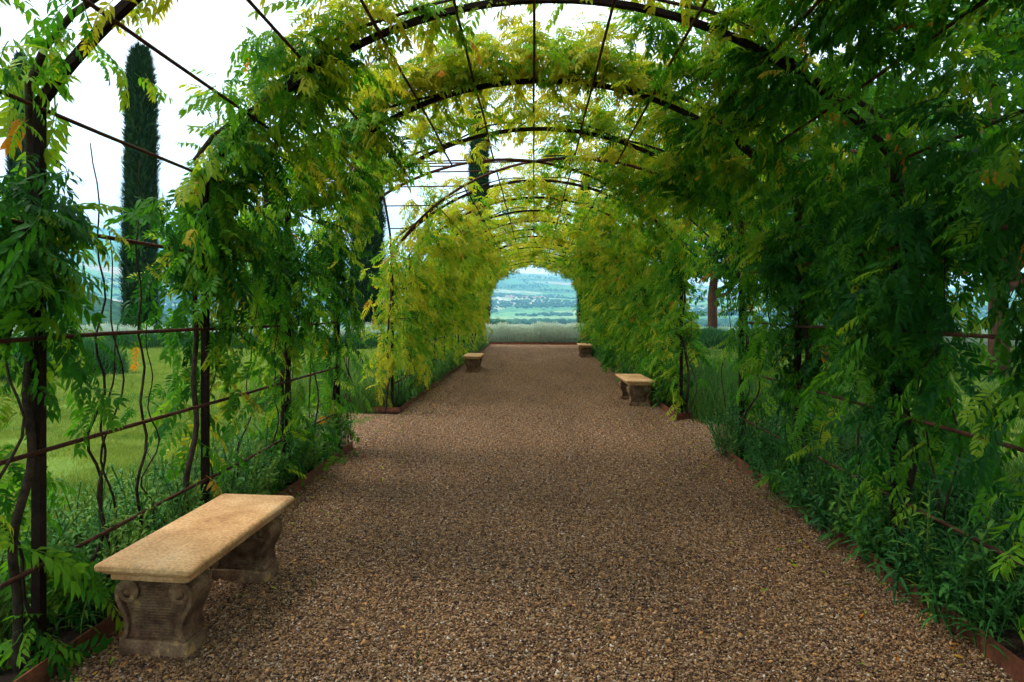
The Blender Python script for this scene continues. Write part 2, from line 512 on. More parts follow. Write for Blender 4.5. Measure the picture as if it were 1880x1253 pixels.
def sheet(name, x0, x1, y0, y1, z, mat, nx=2, ny=2, amp=0.0):
    xs, ys = np.linspace(x0, x1, nx), np.linspace(y0, y1, ny)
    X, Y = np.meshgrid(xs, ys, indexing='ij')
    Z = z + amp * (fbm(X / 1.7, Y / 1.7, 5) - 0.47)
    v = np.stack([X, Y, Z], -1).reshape(-1, 3)
    i, j = np.meshgrid(np.arange(nx - 1), np.arange(ny - 1), indexing='ij')
    f = np.stack([i * ny + j, (i + 1) * ny + j, (i + 1) * ny + j + 1, i * ny + j + 1], -1).reshape(-1, 4)
    o = link(name, mesh_np(name, v, f, True), None, mat)
    return tag(o, kind='structure')
PW, XP = 2.06, 2.2                              # half width of the path, post line
sheet('lawn', -75, 75, -30, 37, -0.03, M['lawn'], 120, 90, 0.03)
sheet('gravel_path', -PW, PW, -6, 32.5, 0.02, M['gravel'], 30, 180, 0.02)
YC0, YC1 = 7.75, 10.25                           # the crossing path
sheet('gravel_crossing', -3.5, -PW, YC0, YC1, 0.024, M['gravel'], 30, 16, 0.02)
sheet('gravel_crossing', PW, 3.3, YC0, YC1, 0.024, M['gravel'], 30, 16, 0.02)
for sx in (-1, 1):
    a, b = sorted((sx * PW, sx * 2.62))
    sheet('planting_bed', a, b, -6, YC0 - 0.05, 0.05, M['soil'], 8, 60, 0.05)
    sheet('planting_bed', a, b, YC1 + 0.05, 32.4, 0.05, M['soil'], 8, 90, 0.05)

# gravel pebbles near the camera
def pebble_protos():
    out = []
    t = (1 + 5 ** 0.5) / 2
    base = np.array([(-1, t, 0), (1, t, 0), (-1, -t, 0), (1, -t, 0), (0, -1, t), (0, 1, t), (0, -1, -t), (0, 1, -t), (t, 0, -1), (t, 0, 1), (-t, 0, -1), (-t, 0, 1)], float)
    base /= np.linalg.norm(base[0])
    f = [(0, 11, 5), (0, 5, 1), (0, 1, 7), (0, 7, 10), (0, 10, 11), (1, 5, 9), (5, 11, 4), (11, 10, 2), (10, 7, 6), (7, 1, 8), (3, 9, 4), (3, 4, 2), (3, 2, 6), (3, 6, 8), (3, 8, 9), (4, 9, 5), (2, 4, 11), (6, 2, 10), (8, 6, 7), (9, 8, 1)]
    for k in range(5):
        v = base * (1 + 0.35 * (rng.random((12, 1)) - 0.5)) * np.array([1.0, 0.72, 0.42])
        out.append(proto('pebble_source', mesh_np('pebble_source', v, np.array(f), k % 2 == 0), M['pebble']))
    return out
PEB = pebble_protos()
PV = [np.array([v.co[:] for v in p.data.vertices]) for p in PEB]
PF = np.array([tuple(q.vertices) for q in PEB[0].data.polygons])
def tile_protos(count, T, dens, size):
    out = []
    for k in range(count):
        n = int(T * T * dens)
        V = []
        c = np.stack([rng.uniform(-T / 2, T / 2, n), rng.uniform(-T / 2, T / 2, n), rng.uniform(0.0, 0.007, n)], 1)
        for i in range(n):
            a, bx, by = rng.uniform(0, 6.28), rng.normal(0, 0.3), rng.normal(0, 0.3)
            v = PV[i % 5] * (size * math.exp(rng.normal(0, 0.42)))
            v = v + np.outer(v[:, 0] * bx + v[:, 1] * by, (0, 0, 1))
            x = v[:, 0] * math.cos(a) - v[:, 1] * math.sin(a); y = v[:, 0] * math.sin(a) + v[:, 1] * math.cos(a)
            V.append(np.stack([x, y, v[:, 2]], 1) + c[i])
        me = mesh_np('pebble_tile', np.concatenate(V), (PF[None] + 12 * np.arange(n)[:, None, None]).reshape(-1, 3), False)
        av = me.attributes.new('tone', 'FLOAT', 'POINT')
        av.data.foreach_set('value', np.repeat(np.clip(rng.beta(1.5, 2.2, n), 0, 1), 12).astype(np.float32))
        out.append(proto('pebble_tile', me, M['pebble']))
    return out
TILE = tile_protos(6, 0.27, 17000, 0.0049)
def pebbles(name, x0, x1, y0, y1):
    T = 0.25
    nx, ny = max(1, round((x1 - x0) / T)), max(1, round((y1 - y0) / T))
    X, Y = np.meshgrid(x0 + (np.arange(nx) + .5) * (x1 - x0) / nx, y0 + (np.arange(ny) + .5) * (y1 - y0) / ny, indexing='ij')
    p = np.stack([X.ravel(), Y.ravel(), np.zeros(nx * ny)], 1)
    u, v, d = project(p)
    p = p[(d > 1.2) & (u > -300) & (u < 2180)]
    n = len(p)
    p[:, 2] = 0.021 + 0.02 * (fbm(p[:, 0] / 1.7, p[:, 1] / 1.7, 5) - 0.47)
    rot = np.zeros((n, 3)); rot[:, 2] = rng.integers(0, 4, n) * math.pi / 2
    return scatter(name, 'pebble', TILE, p, rot, np.ones(n), np.ones(n))
for args in ((-PW, PW, 1.8, 32.4), (-3.5, -PW, YC0, YC1), (PW, 3.3, YC0, YC1)):
    tag(pebbles('gravel', *args), 'loose brown and white pebbles covering the garden path', 'gravel', 'gravel of the path')

# ------------------------------------------------------------------ pergola
RAD, ZS, ZC = 2.78, 2.52, 3.60                   # arch radius, springing height, crown height
TH = math.asin(XP / RAD)
ZO = ZC - RAD
RISE = RAD * (1 - math.cos(TH))
AL = RAD * TH                                     # half arc length
def arc_pt(q, side, y, off=0.0):
    """q 0 at the springing, 1 at the crown"""
    a = TH * (1 - q)
    zc = ZS + RISE - RAD
    return np.array([side * (RAD + off) * math.sin(a), y, zc + (RAD + off) * math.cos(a)])
Y_NEAR = [-1.83, -0.27, 1.29, 2.85, 4.40, 5.95, 7.52]
Y_FAR = [10.49 + 1.565 * k for k in range(13)]
PROF = [(-0.022, -0.018), (0.022, -0.018), (0.022, 0.018), (-0.022, 0.018)]
RAILS = (0.48, 0.98, 1.48, 1.98)

post_me = None
def pergola_section(ys, label, reach=(0, 0)):
    root = empty('pergola', (0, ys[0], 0))
    y0 = ys[0]
    global post_me
    if post_me is None:
        b = MB(); b.box((0, 0, ZS / 2), (0.021, 0.021, ZS / 2)); b.box((0, 0, 0.06), (0.05, 0.05, 0.006))
        post_me = b.mesh('post'); post_me.materials.append(M['steel'])
        b = MB()
        pts = [arc_pt(1 - abs(t), -1 if t < 0 else 1, 0) for t in np.linspace(-1, 1, 41)]
        b.tube(pts, 0, prof=PROF)
        pergola_section.arch = b.mesh('arch'); pergola_section.arch.materials.append(M['steel'])
    for y in ys:
        for s in (-1, 1):
            link('post', post_me, root, loc=(s * XP, y - y0, 0))
        link('arch', pergola_section.arch, root, loc=(0, y - y0, 0))
    L0, L1 = ys[0] - reach[0], ys[-1] + reach[1]
    def rod(pa, pb, r=0.011):
        k = max(2, int(abs(pb[1] - pa[1]) / 0.78))
        pts = [np.array(pa) + (np.array(pb) - np.array(pa)) * t for t in np.linspace(0, 1, k + 1)]
        for p in pts[1:-1]: p += rng.normal(0, 0.004, 3)
        b = MB(); b.tube([(p[0], p[1] - y0, p[2]) for p in pts], r, 7)
        b.build('rail', M['rod'], root, True)
    for s in (-1, 1):
        for z in RAILS: rod((s * (XP - 0.033), L0, z), (s * (XP - 0.033), L1, z))
        for q in (0.0, 0.2, 0.4, 0.6, 0.8):
            p = arc_pt(q, s, 0, -0.034); rod((p[0], L0, p[2]), (p[0], L1, p[2]), 0.010)
    p = arc_pt(1, 1, 0, -0.034); rod((0, L0, p[2]), (0, L1, p[2]), 0.010)
    tag(root, label, 'pergola', 'sections of the steel arbour')
    return root
pergola_section(Y_NEAR, 'near section of the rusty steel arched pergola, in front of the crossing')
pergola_section(Y_FAR, 'far section of the rusty steel arched pergola, beyond the crossing')

def crossing_vault():
    ya, yb = Y_NEAR[-1], Y_FAR[0]
    ym, hl = (ya + yb) / 2, (yb - ya) / 2
    root = empty('pergola_vault', (0, ym, 0))
    def zt(t):                                     # height at fraction t (-1..1) of the half span
        x = abs(t) * XP
        return ZS + RISE - RAD + math.sqrt(RAD ** 2 - x * x)
    for sx, sy in ((-1, -1), (1, -1), (-1, 1), (1, 1)):
        b = MB(); b.tube([(sx * XP * t, sy * hl * t, zt(t) - 0.03) for t in np.linspace(1, 0.0, 25)], 0.018, 8)
        b.build('groin_rib', M['rod'], root, True)
    for sx in (-1, 1):
        b = MB(); b.tube([(sx * XP, hl * t, zt(t)) for t in np.linspace(-1, 1, 31)], 0.018, 8)
        b.build('side_arch', M['rod'], root, True)
        for q in (0.2, 0.4, 0.6, 0.8):
            t = RAD * math.sin(TH * (1 - q)) / XP
            for sy in (-1, 1):
                b = MB(); b.tube([(sx * XP * 1.0, sy * hl * t, zt(t) - 0.028), (sx * XP * t, sy * hl * t, zt(t) - 0.03)], 0.010, 6)
                b.build('rod', M['rod'], root, True)
        b = MB(); b.tube([(sx * XP, 0, zt(0) - 0.03), (0, 0, zt(0) - 0.03)], 0.010, 6); b.build('rod', M['rod'], root, True)
    for q in (0.2, 0.4, 0.6, 0.8, 1.0):
        t = RAD * math.sin(TH * (1 - q)) / XP
        for sx in ((-1, 1) if q < 1 else (1,)):
            for sy in (-1, 1):
                b = MB(); b.tube([(sx * XP * t, sy * hl, zt(t) - 0.034), (sx * XP * t, sy * hl * t, zt(t) - 0.034)], 0.010, 6)
                b.build('rod', M['rod'], root, True)
    tag(root, 'open steel groin vault of thin rods over the path crossing', 'pergola', 'sections of the steel arbour')
crossing_vault()

# corten edging strips
def edging(pts, label, h=0.12):
    b = MB()
    n = []
    for (xa, ya), (xb, yb) in zip(pts[:-1], pts[1:]):
        k = max(1, int(math.hypot(xb - xa, yb - ya) / 0.4))
        for i in range(k): n.append((xa + (xb - xa) * i / k, ya + (yb - ya) * i / k))
    n.append(pts[-1])
    n = [(x + random.gauss(0, 0.006), y, random.gauss(0, 0.004)) for x, y in n]
    rings = []
    for i, (x, y, dz) in enumerate(n):
        a, c = n[max(i - 1, 0)], n[min(i + 1, len(n) - 1)]
        dx, dy = c[0] - a[0], c[1] - a[1]
        l = math.hypot(dx, dy); nx, ny = -dy / l * 0.004, dx / l * 0.004
        rings.append([(x - nx, y - ny, -0.05), (x + nx, y + ny, -0.05), (x + nx, y + ny, h + dz), (x - nx, y - ny, h + dz)])
    b.rings(rings)
    o = b.build('steel_edging', M['corten'])
    tag(o, label, 'edging', 'rusty steel edging of the path')
edging([(-PW, -5.5), (-PW, YC0 - 0.1)], 'rusty steel edging strip running behind the large front bench on the left')
edging([(PW, -5.5), (PW, YC0 - 0.1)], 'rusty steel edging strip along the near right side of the gravel')
edging([(-2.5, YC1 + 0.1), (-PW, YC1 + 0.1), (-PW, 32.4)], 'rusty steel edging strip along the left side beyond the crossing')
edging([(2.35, YC1 + 0.1), (PW, YC1 - 0.2), (PW, 32.4)], 'rusty steel edging strip along the right side beyond the crossing')
edging([(-3.2, 32.5), (3.2, 32.5)], 'rusty steel edging at the foot of the pale hedge closing the path', 0.13)

# ------------------------------------------------------------------ stone benches
def slab_mesh(L, W, T, H):
    b = MB()
    prof = [(0.052, H - T), (0.046, H - T + 0.004), (0.046, H - T + 0.030), (0.032, H - T + 0.033), (0.024, H - T + 0.040), (0.022, H - T + 0.046), (0.006, H - T + 0.050),
            (0.0, H - T + 0.058), (-0.002, H - T + 0.070), (0.001, H - T + 0.078), (0.007, H - 0.005), (0.016, H - 0.001), (0.03, H)]
    rings = []
    for ins, z in prof:
        ring = []
        for (sx, sy) in ((-1, -1), (1, -1), (1, 1), (-1, 1)):
            ax, ay = W / 2 - ins, L / 2 - ins
            c = 0.012
            if (sx, sy) in ((-1, -1), (1, 1)): seq = ((sx * ax, sy * (ay - c)), (sx * (ax - c), sy * ay))
            else: seq = ((sx * (ax - c), sy * ay), (sx * ax, sy * (ay - c)))
            ring += [(x + random.gauss(0, 0.0012), y + random.gauss(0, 0.0012), z) for x, y in seq]
        rings.append(ring)
    b.rings(rings)
    return b.mesh('slab')
def leg_meshes():
    hw = [(0.0, 0.160), (0.070, 0.160), (0.078, 0.152), (0.085, 0.140), (0.11, 0.130), (0.15, 0.127), (0.19, 0.135), (0.22, 0.150), (0.25, 0.168), (0.28, 0.176), (0.32, 0.172), (0.355, 0.160)]
    D = 0.085
    b = MB()                                        # shaped body
    rings = []
    for z, w in hw[2:]:
        d = D - 0.012
        rings.append([(-w + 0.012, -d, z), (w - 0.012, -d, z), (w, -d + 0.012, z), (w, d - 0.012, z), (w - 0.012, d, z), (-w + 0.012, d, z), (-w, d - 0.012, z), (-w, -d + 0.012, z)])
    b.rings(rings); body = b.mesh('leg', True)
    b = MB(); b.box((0, 0, 0.025), (0.168, D + 0.012, 0.052)); plinth = b.mesh('plinth')
    reed = []
    for s in (-1, 1):                               # horizontal reeds on both end faces
        b = MB(); z = 0.09
        while z < 0.345:
            w = np.interp(z, [q[0] for q in hw], [q[1] for q in hw]) - 0.035
            if z > 0.225: w -= 0.055
            b.tube([(-w, s * (D - 0.011), z), (w, s * (D - 0.011), z)], 0.0055, 6)
            z += 0.0130
        reed.append(b.mesh('reeding', True))
    scrolls, eyes = [], []
    for sx in (-1, 1):
        b = MB()                                    # S scroll: rolled volute on top, band running down to the plinth
        cx, cz, r0 = sx * 0.128, 0.295, 0.056
        pts = []
        for t in np.linspace(0, 1, 30):
            ang = math.pi / 2 + (1 - t) * 2 * math.pi * 1.4
            rr = 0.020 + (0.048 - 0.020) * t
            pts.append((cx + sx * rr * math.cos(ang), cz + rr * math.sin(ang)))
        pts += [(sx * x, z_) for x, z_ in ((0.152, 0.337), (0.172, 0.318), (0.181, 0.292), (0.179, 0.265), (0.170, 0.238), (0.154, 0.208), (0.138, 0.175), (0.131, 0.14), (0.136, 0.105), (0.150, 0.078))]
        prof = [(-D - 0.008, -0.011), (D + 0.008, -0.011), (D + 0.008, 0.011), (-D - 0.008, 0.011)]
        b.tube([(x, 0, z_) for x, z_ in pts], 0, prof=prof)
        scrolls.append(b.mesh('volute', False))
        for s in (-1, 1):
            b = MB(); rings = []
            for rr, dy in ((0.02, 0.0), (0.019, 0.008), (0.012, 0.014), (0.003, 0.017)):
                rings.append([(cx + rr * math.cos(k * math.pi / 5), s * (D + 0.002 + dy), cz + rr * math.sin(k * math.pi / 5)) for k in range(10)])
            b.rings(rings); eyes.append(b.mesh('eye', True))
    return body, plinth, reed, scrolls, eyes
SLAB = slab_mesh(1.22, 0.47, 0.088, 0.45)
LEG = leg_meshes()
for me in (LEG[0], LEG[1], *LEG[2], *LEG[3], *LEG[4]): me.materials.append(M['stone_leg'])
def bench(x, y, rz, label):
    root = empty('stone_bench', (x, y, 0.015), rz)
    bevel(link('slab', SLAB, root, M['stone']), 0.003, 2)
    for s in (-1, 1):
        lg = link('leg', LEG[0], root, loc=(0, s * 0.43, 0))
        bevel(link('plinth', LEG[1], lg), 0.008, 2)
        for me in LEG[2]: tag(link('reeding', me, lg), kind='stuff')
        for me in LEG[4]: link('eye', me, lg)
        for k in (0, 1):
            bevel(link('volute', LEG[3][k], lg), 0.004, 2)
    tag(root, label, 'bench', 'stone benches along the path')
    return root
def bench_at(px, py, rz, label, dx=0.0):
    g = ground(px, py); return bench(g.x + dx, g.y + 0.43, rz, label)
bench_at(306, 1196, R(-1.5), 'large honey stone bench with scrolled legs in the left foreground')
bench_at(1171, 748, R(2), 'honey stone bench half covered by green plants, nearest on the right side')
bench_at(867, 686, R(0), 'honey stone bench beyond the crossing on the left of the path')
bench_at(1075, 658, R(0), 'small distant stone bench on the right near the pale hedge')

# ------------------------------------------------------------------ wisteria
def leaf_mesh(name, pairs, droop, ang0, ll, lw, curl, hang, rag=0.1):
    """pinnate leaf of length 1 along +Y: a rachis and paired pointed leaflets"""
    V, Q, T = [], [], []
    def rach(y): return np.array([0.03 * math.sin(y * 4 + droop * 9), y * (1 - 0.15 * droop * y), -droop * y * y])
    st = []
    for y in np.linspace(-0.12, 0.98, 7):
        c = rach(max(y, 0)) if y > 0 else np.array([0, y, 0.0])
        w = 0.010 * (1.2 - y)
        st += [c + (w, 0, 0), c + (0, 0, w), c + (-w, 0, 0)]
    V += st
    for i in range(6):
        for k in range(3):
            a, b_ = i * 3 + k, i * 3 + (k + 1) % 3
            Q.append((a, b_, b_ + 3, a + 3))
    items = [(0.16 + 0.78 * k / (pairs - 1) + random.uniform(-.012, .012), s) for k in range(pairs) for s in (-1, 1)] + [(0.98, 0)]
    for y, s in items:
        o = rach(y)
        a = R(ang0 * (1 - 0.30 * y) + random.uniform(-9, 9)) * s
        l = ll * (1.0 - 0.35 * abs(y - 0.55)) * random.uniform(1 - rag, 1 + rag)
        w = lw * random.uniform(0.9, 1.1)
        dz = -hang + random.uniform(-0.18, 0.12) - droop * 0.6 * y
        d = np.array([math.sin(a), math.cos(a), dz]); d /= np.linalg.norm(d)
        side = np.cross(d, (0, 0, 1.0)); side /= np.linalg.norm(side)
        up = np.cross(side, d)
        roll = random.uniform(-0.45, 0.45)
        side, up = side * math.cos(roll) + up * math.sin(roll), up * math.cos(roll) - side * math.sin(roll)
        b0 = len(V)
        def P(t, u): return o + d * (l * t) + side * (w * u) + up * (curl * l * (-(t ** 2)) + 0.25 * w * abs(u))
        V += [P(0.03, 0), P(0.3, -0.95), P(0.3, 0), P(0.3, 0.95), P(0.66, -0.72), P(0.66, 0), P(0.66, 0.72), P(1.0, 0)]
        Q += [(b0 + 1, b0 + 2, b0 + 5, b0 + 4), (b0 + 2, b0 + 3, b0 + 6, b0 + 5)]
        T += [(b0, b0 + 2, b0 + 1), (b0, b0 + 3, b0 + 2), (b0 + 4, b0 + 5, b0 + 7), (b0 + 5, b0 + 6, b0 + 7)]
    return mesh_np(name, np.array(V), [np.array(Q), np.array(T)], False)
LEAF_ME = [leaf_mesh('leaf', 6, 0.22, 60, 0.34, 0.056, 0.25, 0.15, 0.15), leaf_mesh('leaf', 6, 0.40, 56, 0.35, 0.058, 0.32, 0.3, 0.2), leaf_mesh('leaf', 7, 0.10, 64, 0.31, 0.047, 0.20, 0.1, 0.12),
           leaf_mesh('leaf', 6, 0.55, 52, 0.37, 0.059, 0.40, 0.45, 0.2), leaf_mesh('leaf', 5, 0.30, 48, 0.40, 0.060, 0.42, 0.2, 0.3)]
def far_leaf(src_pairs, droop, ang0, ll, lw, hang):
    V, Q = [], []
    items = [(0.12 + 0.80 * k / (src_pairs - 1), s) for k in range(src_pairs) for s in (-1, 1)] + [(0.95, 0)]
    for y, s in items:
        o = np.array([0, y * (1 - 0.15 * droop * y), -droop * y * y])
        a = R(ang0 * (1 - 0.3 * y) + random.uniform(-9, 9)) * s
        d = np.array([math.sin(a), math.cos(a), -hang + random.uniform(-.25, .1) - droop * 0.6 * y]); d /= np.linalg.norm(d)
        sd_ = np.cross(d, (0, 0, 1.0)); sd_ /= np.linalg.norm(sd_)
        l = ll * (1.0 - 0.35 * abs(y - 0.55)) * random.uniform(.88, 1.1)
        m = o + d * l * 0.42 + np.array([0, 0, 0.03 * l])
        b0 = len(V)
        V += [o, m - sd_ * lw, o + d * l - np.array([0, 0, 0.22 * l]), m + sd_ * lw]
        Q += [(b0, b0 + 3, b0 + 2), (b0, b0 + 2, b0 + 1)]
    return np.array(V), np.array(Q)
FAR_LEAF = [far_leaf(6, 0.25, 60, 0.35, 0.062, 0.15), far_leaf(5, 0.4, 56, 0.37, 0.066, 0.3), far_leaf(5, 0.15, 62, 0.36, 0.062, 0.1), far_leaf(5, 0.5, 52, 0.4, 0.068, 0.4)]
def baked_foliage(P, d, up, s, tn, parent):
    """all the small far leaves of one vine as a single mesh"""
    d = d / np.linalg.norm(d, axis=1, keepdims=True)
    x = np.cross(d, up); x /= np.maximum(np.linalg.norm(x, axis=1, keepdims=True), 1e-6)
    z = np.cross(x, d)
    Vs, Fs, Ts, base = [], [], [], 0
    which = rng.integers(0, 4, len(P))
    for k, (lv, lf) in enumerate(FAR_LEAF):
        i = np.nonzero(which == k)[0]
        if not len(i): continue
        m = np.stack([x[i], d[i], z[i]], 2)                       # columns
        v = np.einsum('nij,vj->nvi', m, lv) * s[i][:, None, None] + P[i][:, None, :]
        Vs.append(v.reshape(-1, 3))
        Fs.append((lf[None] + base + len(lv) * np.arange(len(i))[:, None, None]).reshape(-1, 3))
        Ts.append(np.repeat(tn[i], len(lv))); base += len(i) * len(lv)
    me = mesh_np('foliage', np.concatenate(Vs), np.concatenate(Fs))
    av = me.attributes.new('tone', 'FLOAT', 'POINT'); av.data.foreach_set('value', np.concatenate(Ts).astype(np.float32))
    return tag(link('foliage', me, parent, M['wisteria_far']), kind='stuff')
LEAF_OB = [proto('leaf_source', m, M['wisteria']) for m in LEAF_ME]

def shoot_leaves(p0, t0, L, n, inward, size, tone, acc, flat=0.6, sag=1.0):
    """leaves along one drooping shoot; acc collects (pos, dir, up, size, tone)"""
    t = (np.arange(n) + 0.5) / n
    g = np.array([0, 0, -1.0])
    P = p0 + np.outer(t * L, t0) + np.outer(0.55 * sag * L * t * t, g) + rng.normal(0, 0.035, (n, 3))
    tang = t0 + np.outer(1.1 * sag * t, g)
    tang /= np.linalg.norm(tang, axis=1, keepdims=True)
    side = np.cross(tang, np.array([0, 0, 1.0]) + rng.normal(0, 0.25, 3))
    side /= np.maximum(np.linalg.norm(side, axis=1, keepdims=True), 1e-4)
    sg = np.where(np.arange(n) % 2 == 0, 1.0, -1.0)[:, None]
    d = side * sg * rng.uniform(0.5, 1.2, (n, 1)) + tang * rng.uniform(0.2, 0.9, (n, 1)) + g * sag * rng.uniform(0.0, 0.45, (n, 1)) + inward * rng.uniform(0.0, 0.6, (n, 1))
    up = np.array([0, 0, 1.0]) * flat + inward * (1 - flat) + rng.normal(0, 0.32, (n, 3))
    s = size * (1.0 - 0.35 * t) * rng.uniform(0.75, 1.2, n)
    tn = tone + 0.16 * t + rng.normal(0, 0.10, n)
    acc.append((P, d, up, s, np.clip(tn, 0, 0.88)))

def vine_foliage(side, y, z):
    """z: dict of zone -> (count, ...). returns arrays"""
    acc = []
    y = y + z.get('dy', 0.0)
    def one(p, inward, along, size, tone, drop, flat, sag=1.0):
        th0 = rng.uniform(0, 2 * math.pi)
        t0 = inward * rng.uniform(-0.45, 0.55) + np.array([0, math.cos(th0), 0]) * rng.uniform(0.2, 0.9) + along * math.sin(th0) * 0.7 + np.array([0, 0, -drop])
        t0 /= np.linalg.norm(t0)
        shoot_leaves(p, t0, rng.uniform(0.25, 0.6), int(rng.integers(7, 14)), inward, size, tone, acc, flat, sag)
    for (n, h0, h1, sp, tone) in z.get('wall', ()):
        for k in range(n):
            h = rng.uniform(h0, h1)
            yy = y + (rng.normal(0, sp) if sp < 0.5 else rng.uniform(-0.78, 0.78))
            inward = np.array([-side, 0, 0.0])
            off = rng.normal(0.08, 0.12)
            one(np.array([side * (XP + off), yy, h]), inward, np.array([0, 0, 1.0]), rng.uniform(0.19, 0.29), tone + rng.normal(0, 0.17), rng.uniform(0.1, 0.8), 0.65)
    for (n, q0, q1, tone, sp) in z.get('arc', ()):
        for k in range(n):
            q = rng.uniform(q0, q1)
            yy = y + (rng.normal(0, sp) if sp < 0.5 else rng.uniform(-0.78, 0.78))
            top = min(1.0, max(0.55 if side > 0 else 0.0, (q - 0.15) / 0.4))              # towards the crown the shoots lie on top of the frame
            off = rng.normal(0.05 + 0.13 * top, 0.10) if y < 10 else rng.normal(0.03 + 0.07 * top, 0.10)
            p = arc_pt(q, side, yy - 0.06, off)
            a = TH * (1 - q)
            inward = np.array([-side * math.sin(a), 0, -math.cos(a)])
            along = np.array([side * math.cos(a), 0, -math.sin(a)])
            iw = inward * np.array([1, 1, 0.15]) * (1 - 0.75 * top)
            one(p, iw, along, rng.uniform(0.18, 0.27), tone + rng.normal(0, 0.15) + (0.12 if off > 0.1 else 0), rng.uniform(0.0, 0.3) * (1 - top) - 0.35 * top * rng.random(), 0.85, 1 - 0.6 * top)
    P, d, up, s, tn = [np.concatenate([a[i] for a in acc]) for i in range(5)]
    hot = rng.random(len(P)) < 0.006
    tn = np.where(hot, rng.uniform(0.9, 0.99, len(P)), tn)
    keep = (np.linalg.norm(P - np.array([0, 0, CAMH]), axis=1) > 1.35) & ~((P[:, 0] > -2.08) & (P[:, 0] < -1.2) & (P[:, 2] < 0.8) & (P[:, 1] < 5))
    u, v, dep = project(P)
    return P[keep], d[keep], up[keep], s[keep], tn[keep]

def twine(p0, p1, amp, freq, r0, r1, n=26, ph=None):
    ph = random.uniform(0, 6.28) if ph is None else ph
    p0, p1 = np.array(p0, float), np.array(p1, float)
    pts, rr = [], []
    for t in np.linspace(0, 1, n):
        w = amp * (0.35 + 0.65 * math.sin(math.pi * min(1, t * 1.15)))
        p = p0 + (p1 - p0) * t + np.array([0.5 * w * math.cos(freq * t * 6.28 + ph), w * math.sin(freq * 0.83 * t * 6.28 + ph) + 0.5 * w * math.sin(freq * 2.1 * t * 6.28 + ph * 2), 0])
        pts.append(p); rr.append(r0 + (r1 - r0) * t)
    return pts, rr

ORD = ['first', 'second', 'third', 'fourth', 'fifth', 'sixth', 'seventh', 'eighth', 'ninth', 'tenth', 'eleventh', 'twelfth', 'thirteenth']
def vine(side, y, zones, label, n_single, n_stems, group):
    root = empty('wisteria_vine', (side * XP, y, 0.03))
    off = np.array([side * XP, y, 0.03])
    # trunk hugging the post, then lying on the arch
    b = MB()
    x0 = side * random.choice([-0.02, 0.05])
    pts, rr = twine((x0 + side * 0.02, -0.12, 0), (side * 0.0, -0.045, ZS - 0.1), 0.055, 1.9, 0.021, 0.014, 34)
    for q in np.linspace(0.02, 0.95, 14):
        p = arc_pt(q, side, 0, 0.05 + 0.02 * math.sin(q * 17)) - np.array([side * XP, 0, 0.03])
        pts.append(p + np.array([0, -0.05 + 0.06 * math.sin(q * 11 + y), 0])); rr.append(0.018 - 0.011 * q)
    b.tube(pts, rr, 7)
    b.build('trunk', M['bark'], root, True)
    for k in range(n_stems):
        b = MB()
        ya = random.uniform(-0.7, 0.75)
        top = random.choice([1.5, 2.0, 2.4])
        pts, rr = twine((side * random.uniform(-0.03, 0.1), ya, 0), (side * random.uniform(-0.05, 0.05), ya + random.uniform(-0.25, 0.25), top), random.uniform(0.06, 0.13), random.uniform(1.4, 2.8), random.uniform(0.006, 0.012), 0.003)
        b.tube(pts, rr, 6)
        b.build('stem', M['bark'], root, True)
    P, d, up, s, tn = vine_foliage(side, y, zones)
    rot = frames_to_euler(d, up)
    idx = rng.integers(0, 5, len(P))
    # the leaves that show largest are parts of their own
    u, v, dep = project(P)
    seen = (dep > 0.6) & (u > -40) & (u < 1920) & (v > -40) & (v < 1290)
    score = np.where(seen, s / np.maximum(dep, 0.3), -1)
    order = np.argsort(-score)
    big = [i for i in order[:n_single] if score[i] > 0]
    mask = np.ones(len(P), bool); mask[big] = False
    for i in big:
        o = link('leaf', LEAF_ME[idx[i]], root, loc=tuple(P[i] - off), rot=tuple(rot[i]))
        o.scale = (s[i],) * 3
        o['tone'] = float(tn[i])
    if mask.any():
        if 0 < y < 9: scatter('foliage', 'wisteria', LEAF_OB, P[mask] - off, rot[mask], s[mask], tn[mask], idx[mask], root)
        else: baked_foliage(P[mask] - off, d[mask], up[mask], s[mask], tn[mask], root)
    tag(root, label, 'vine', group)
    return root

GV = 'wisteria vines trained over the arbour'
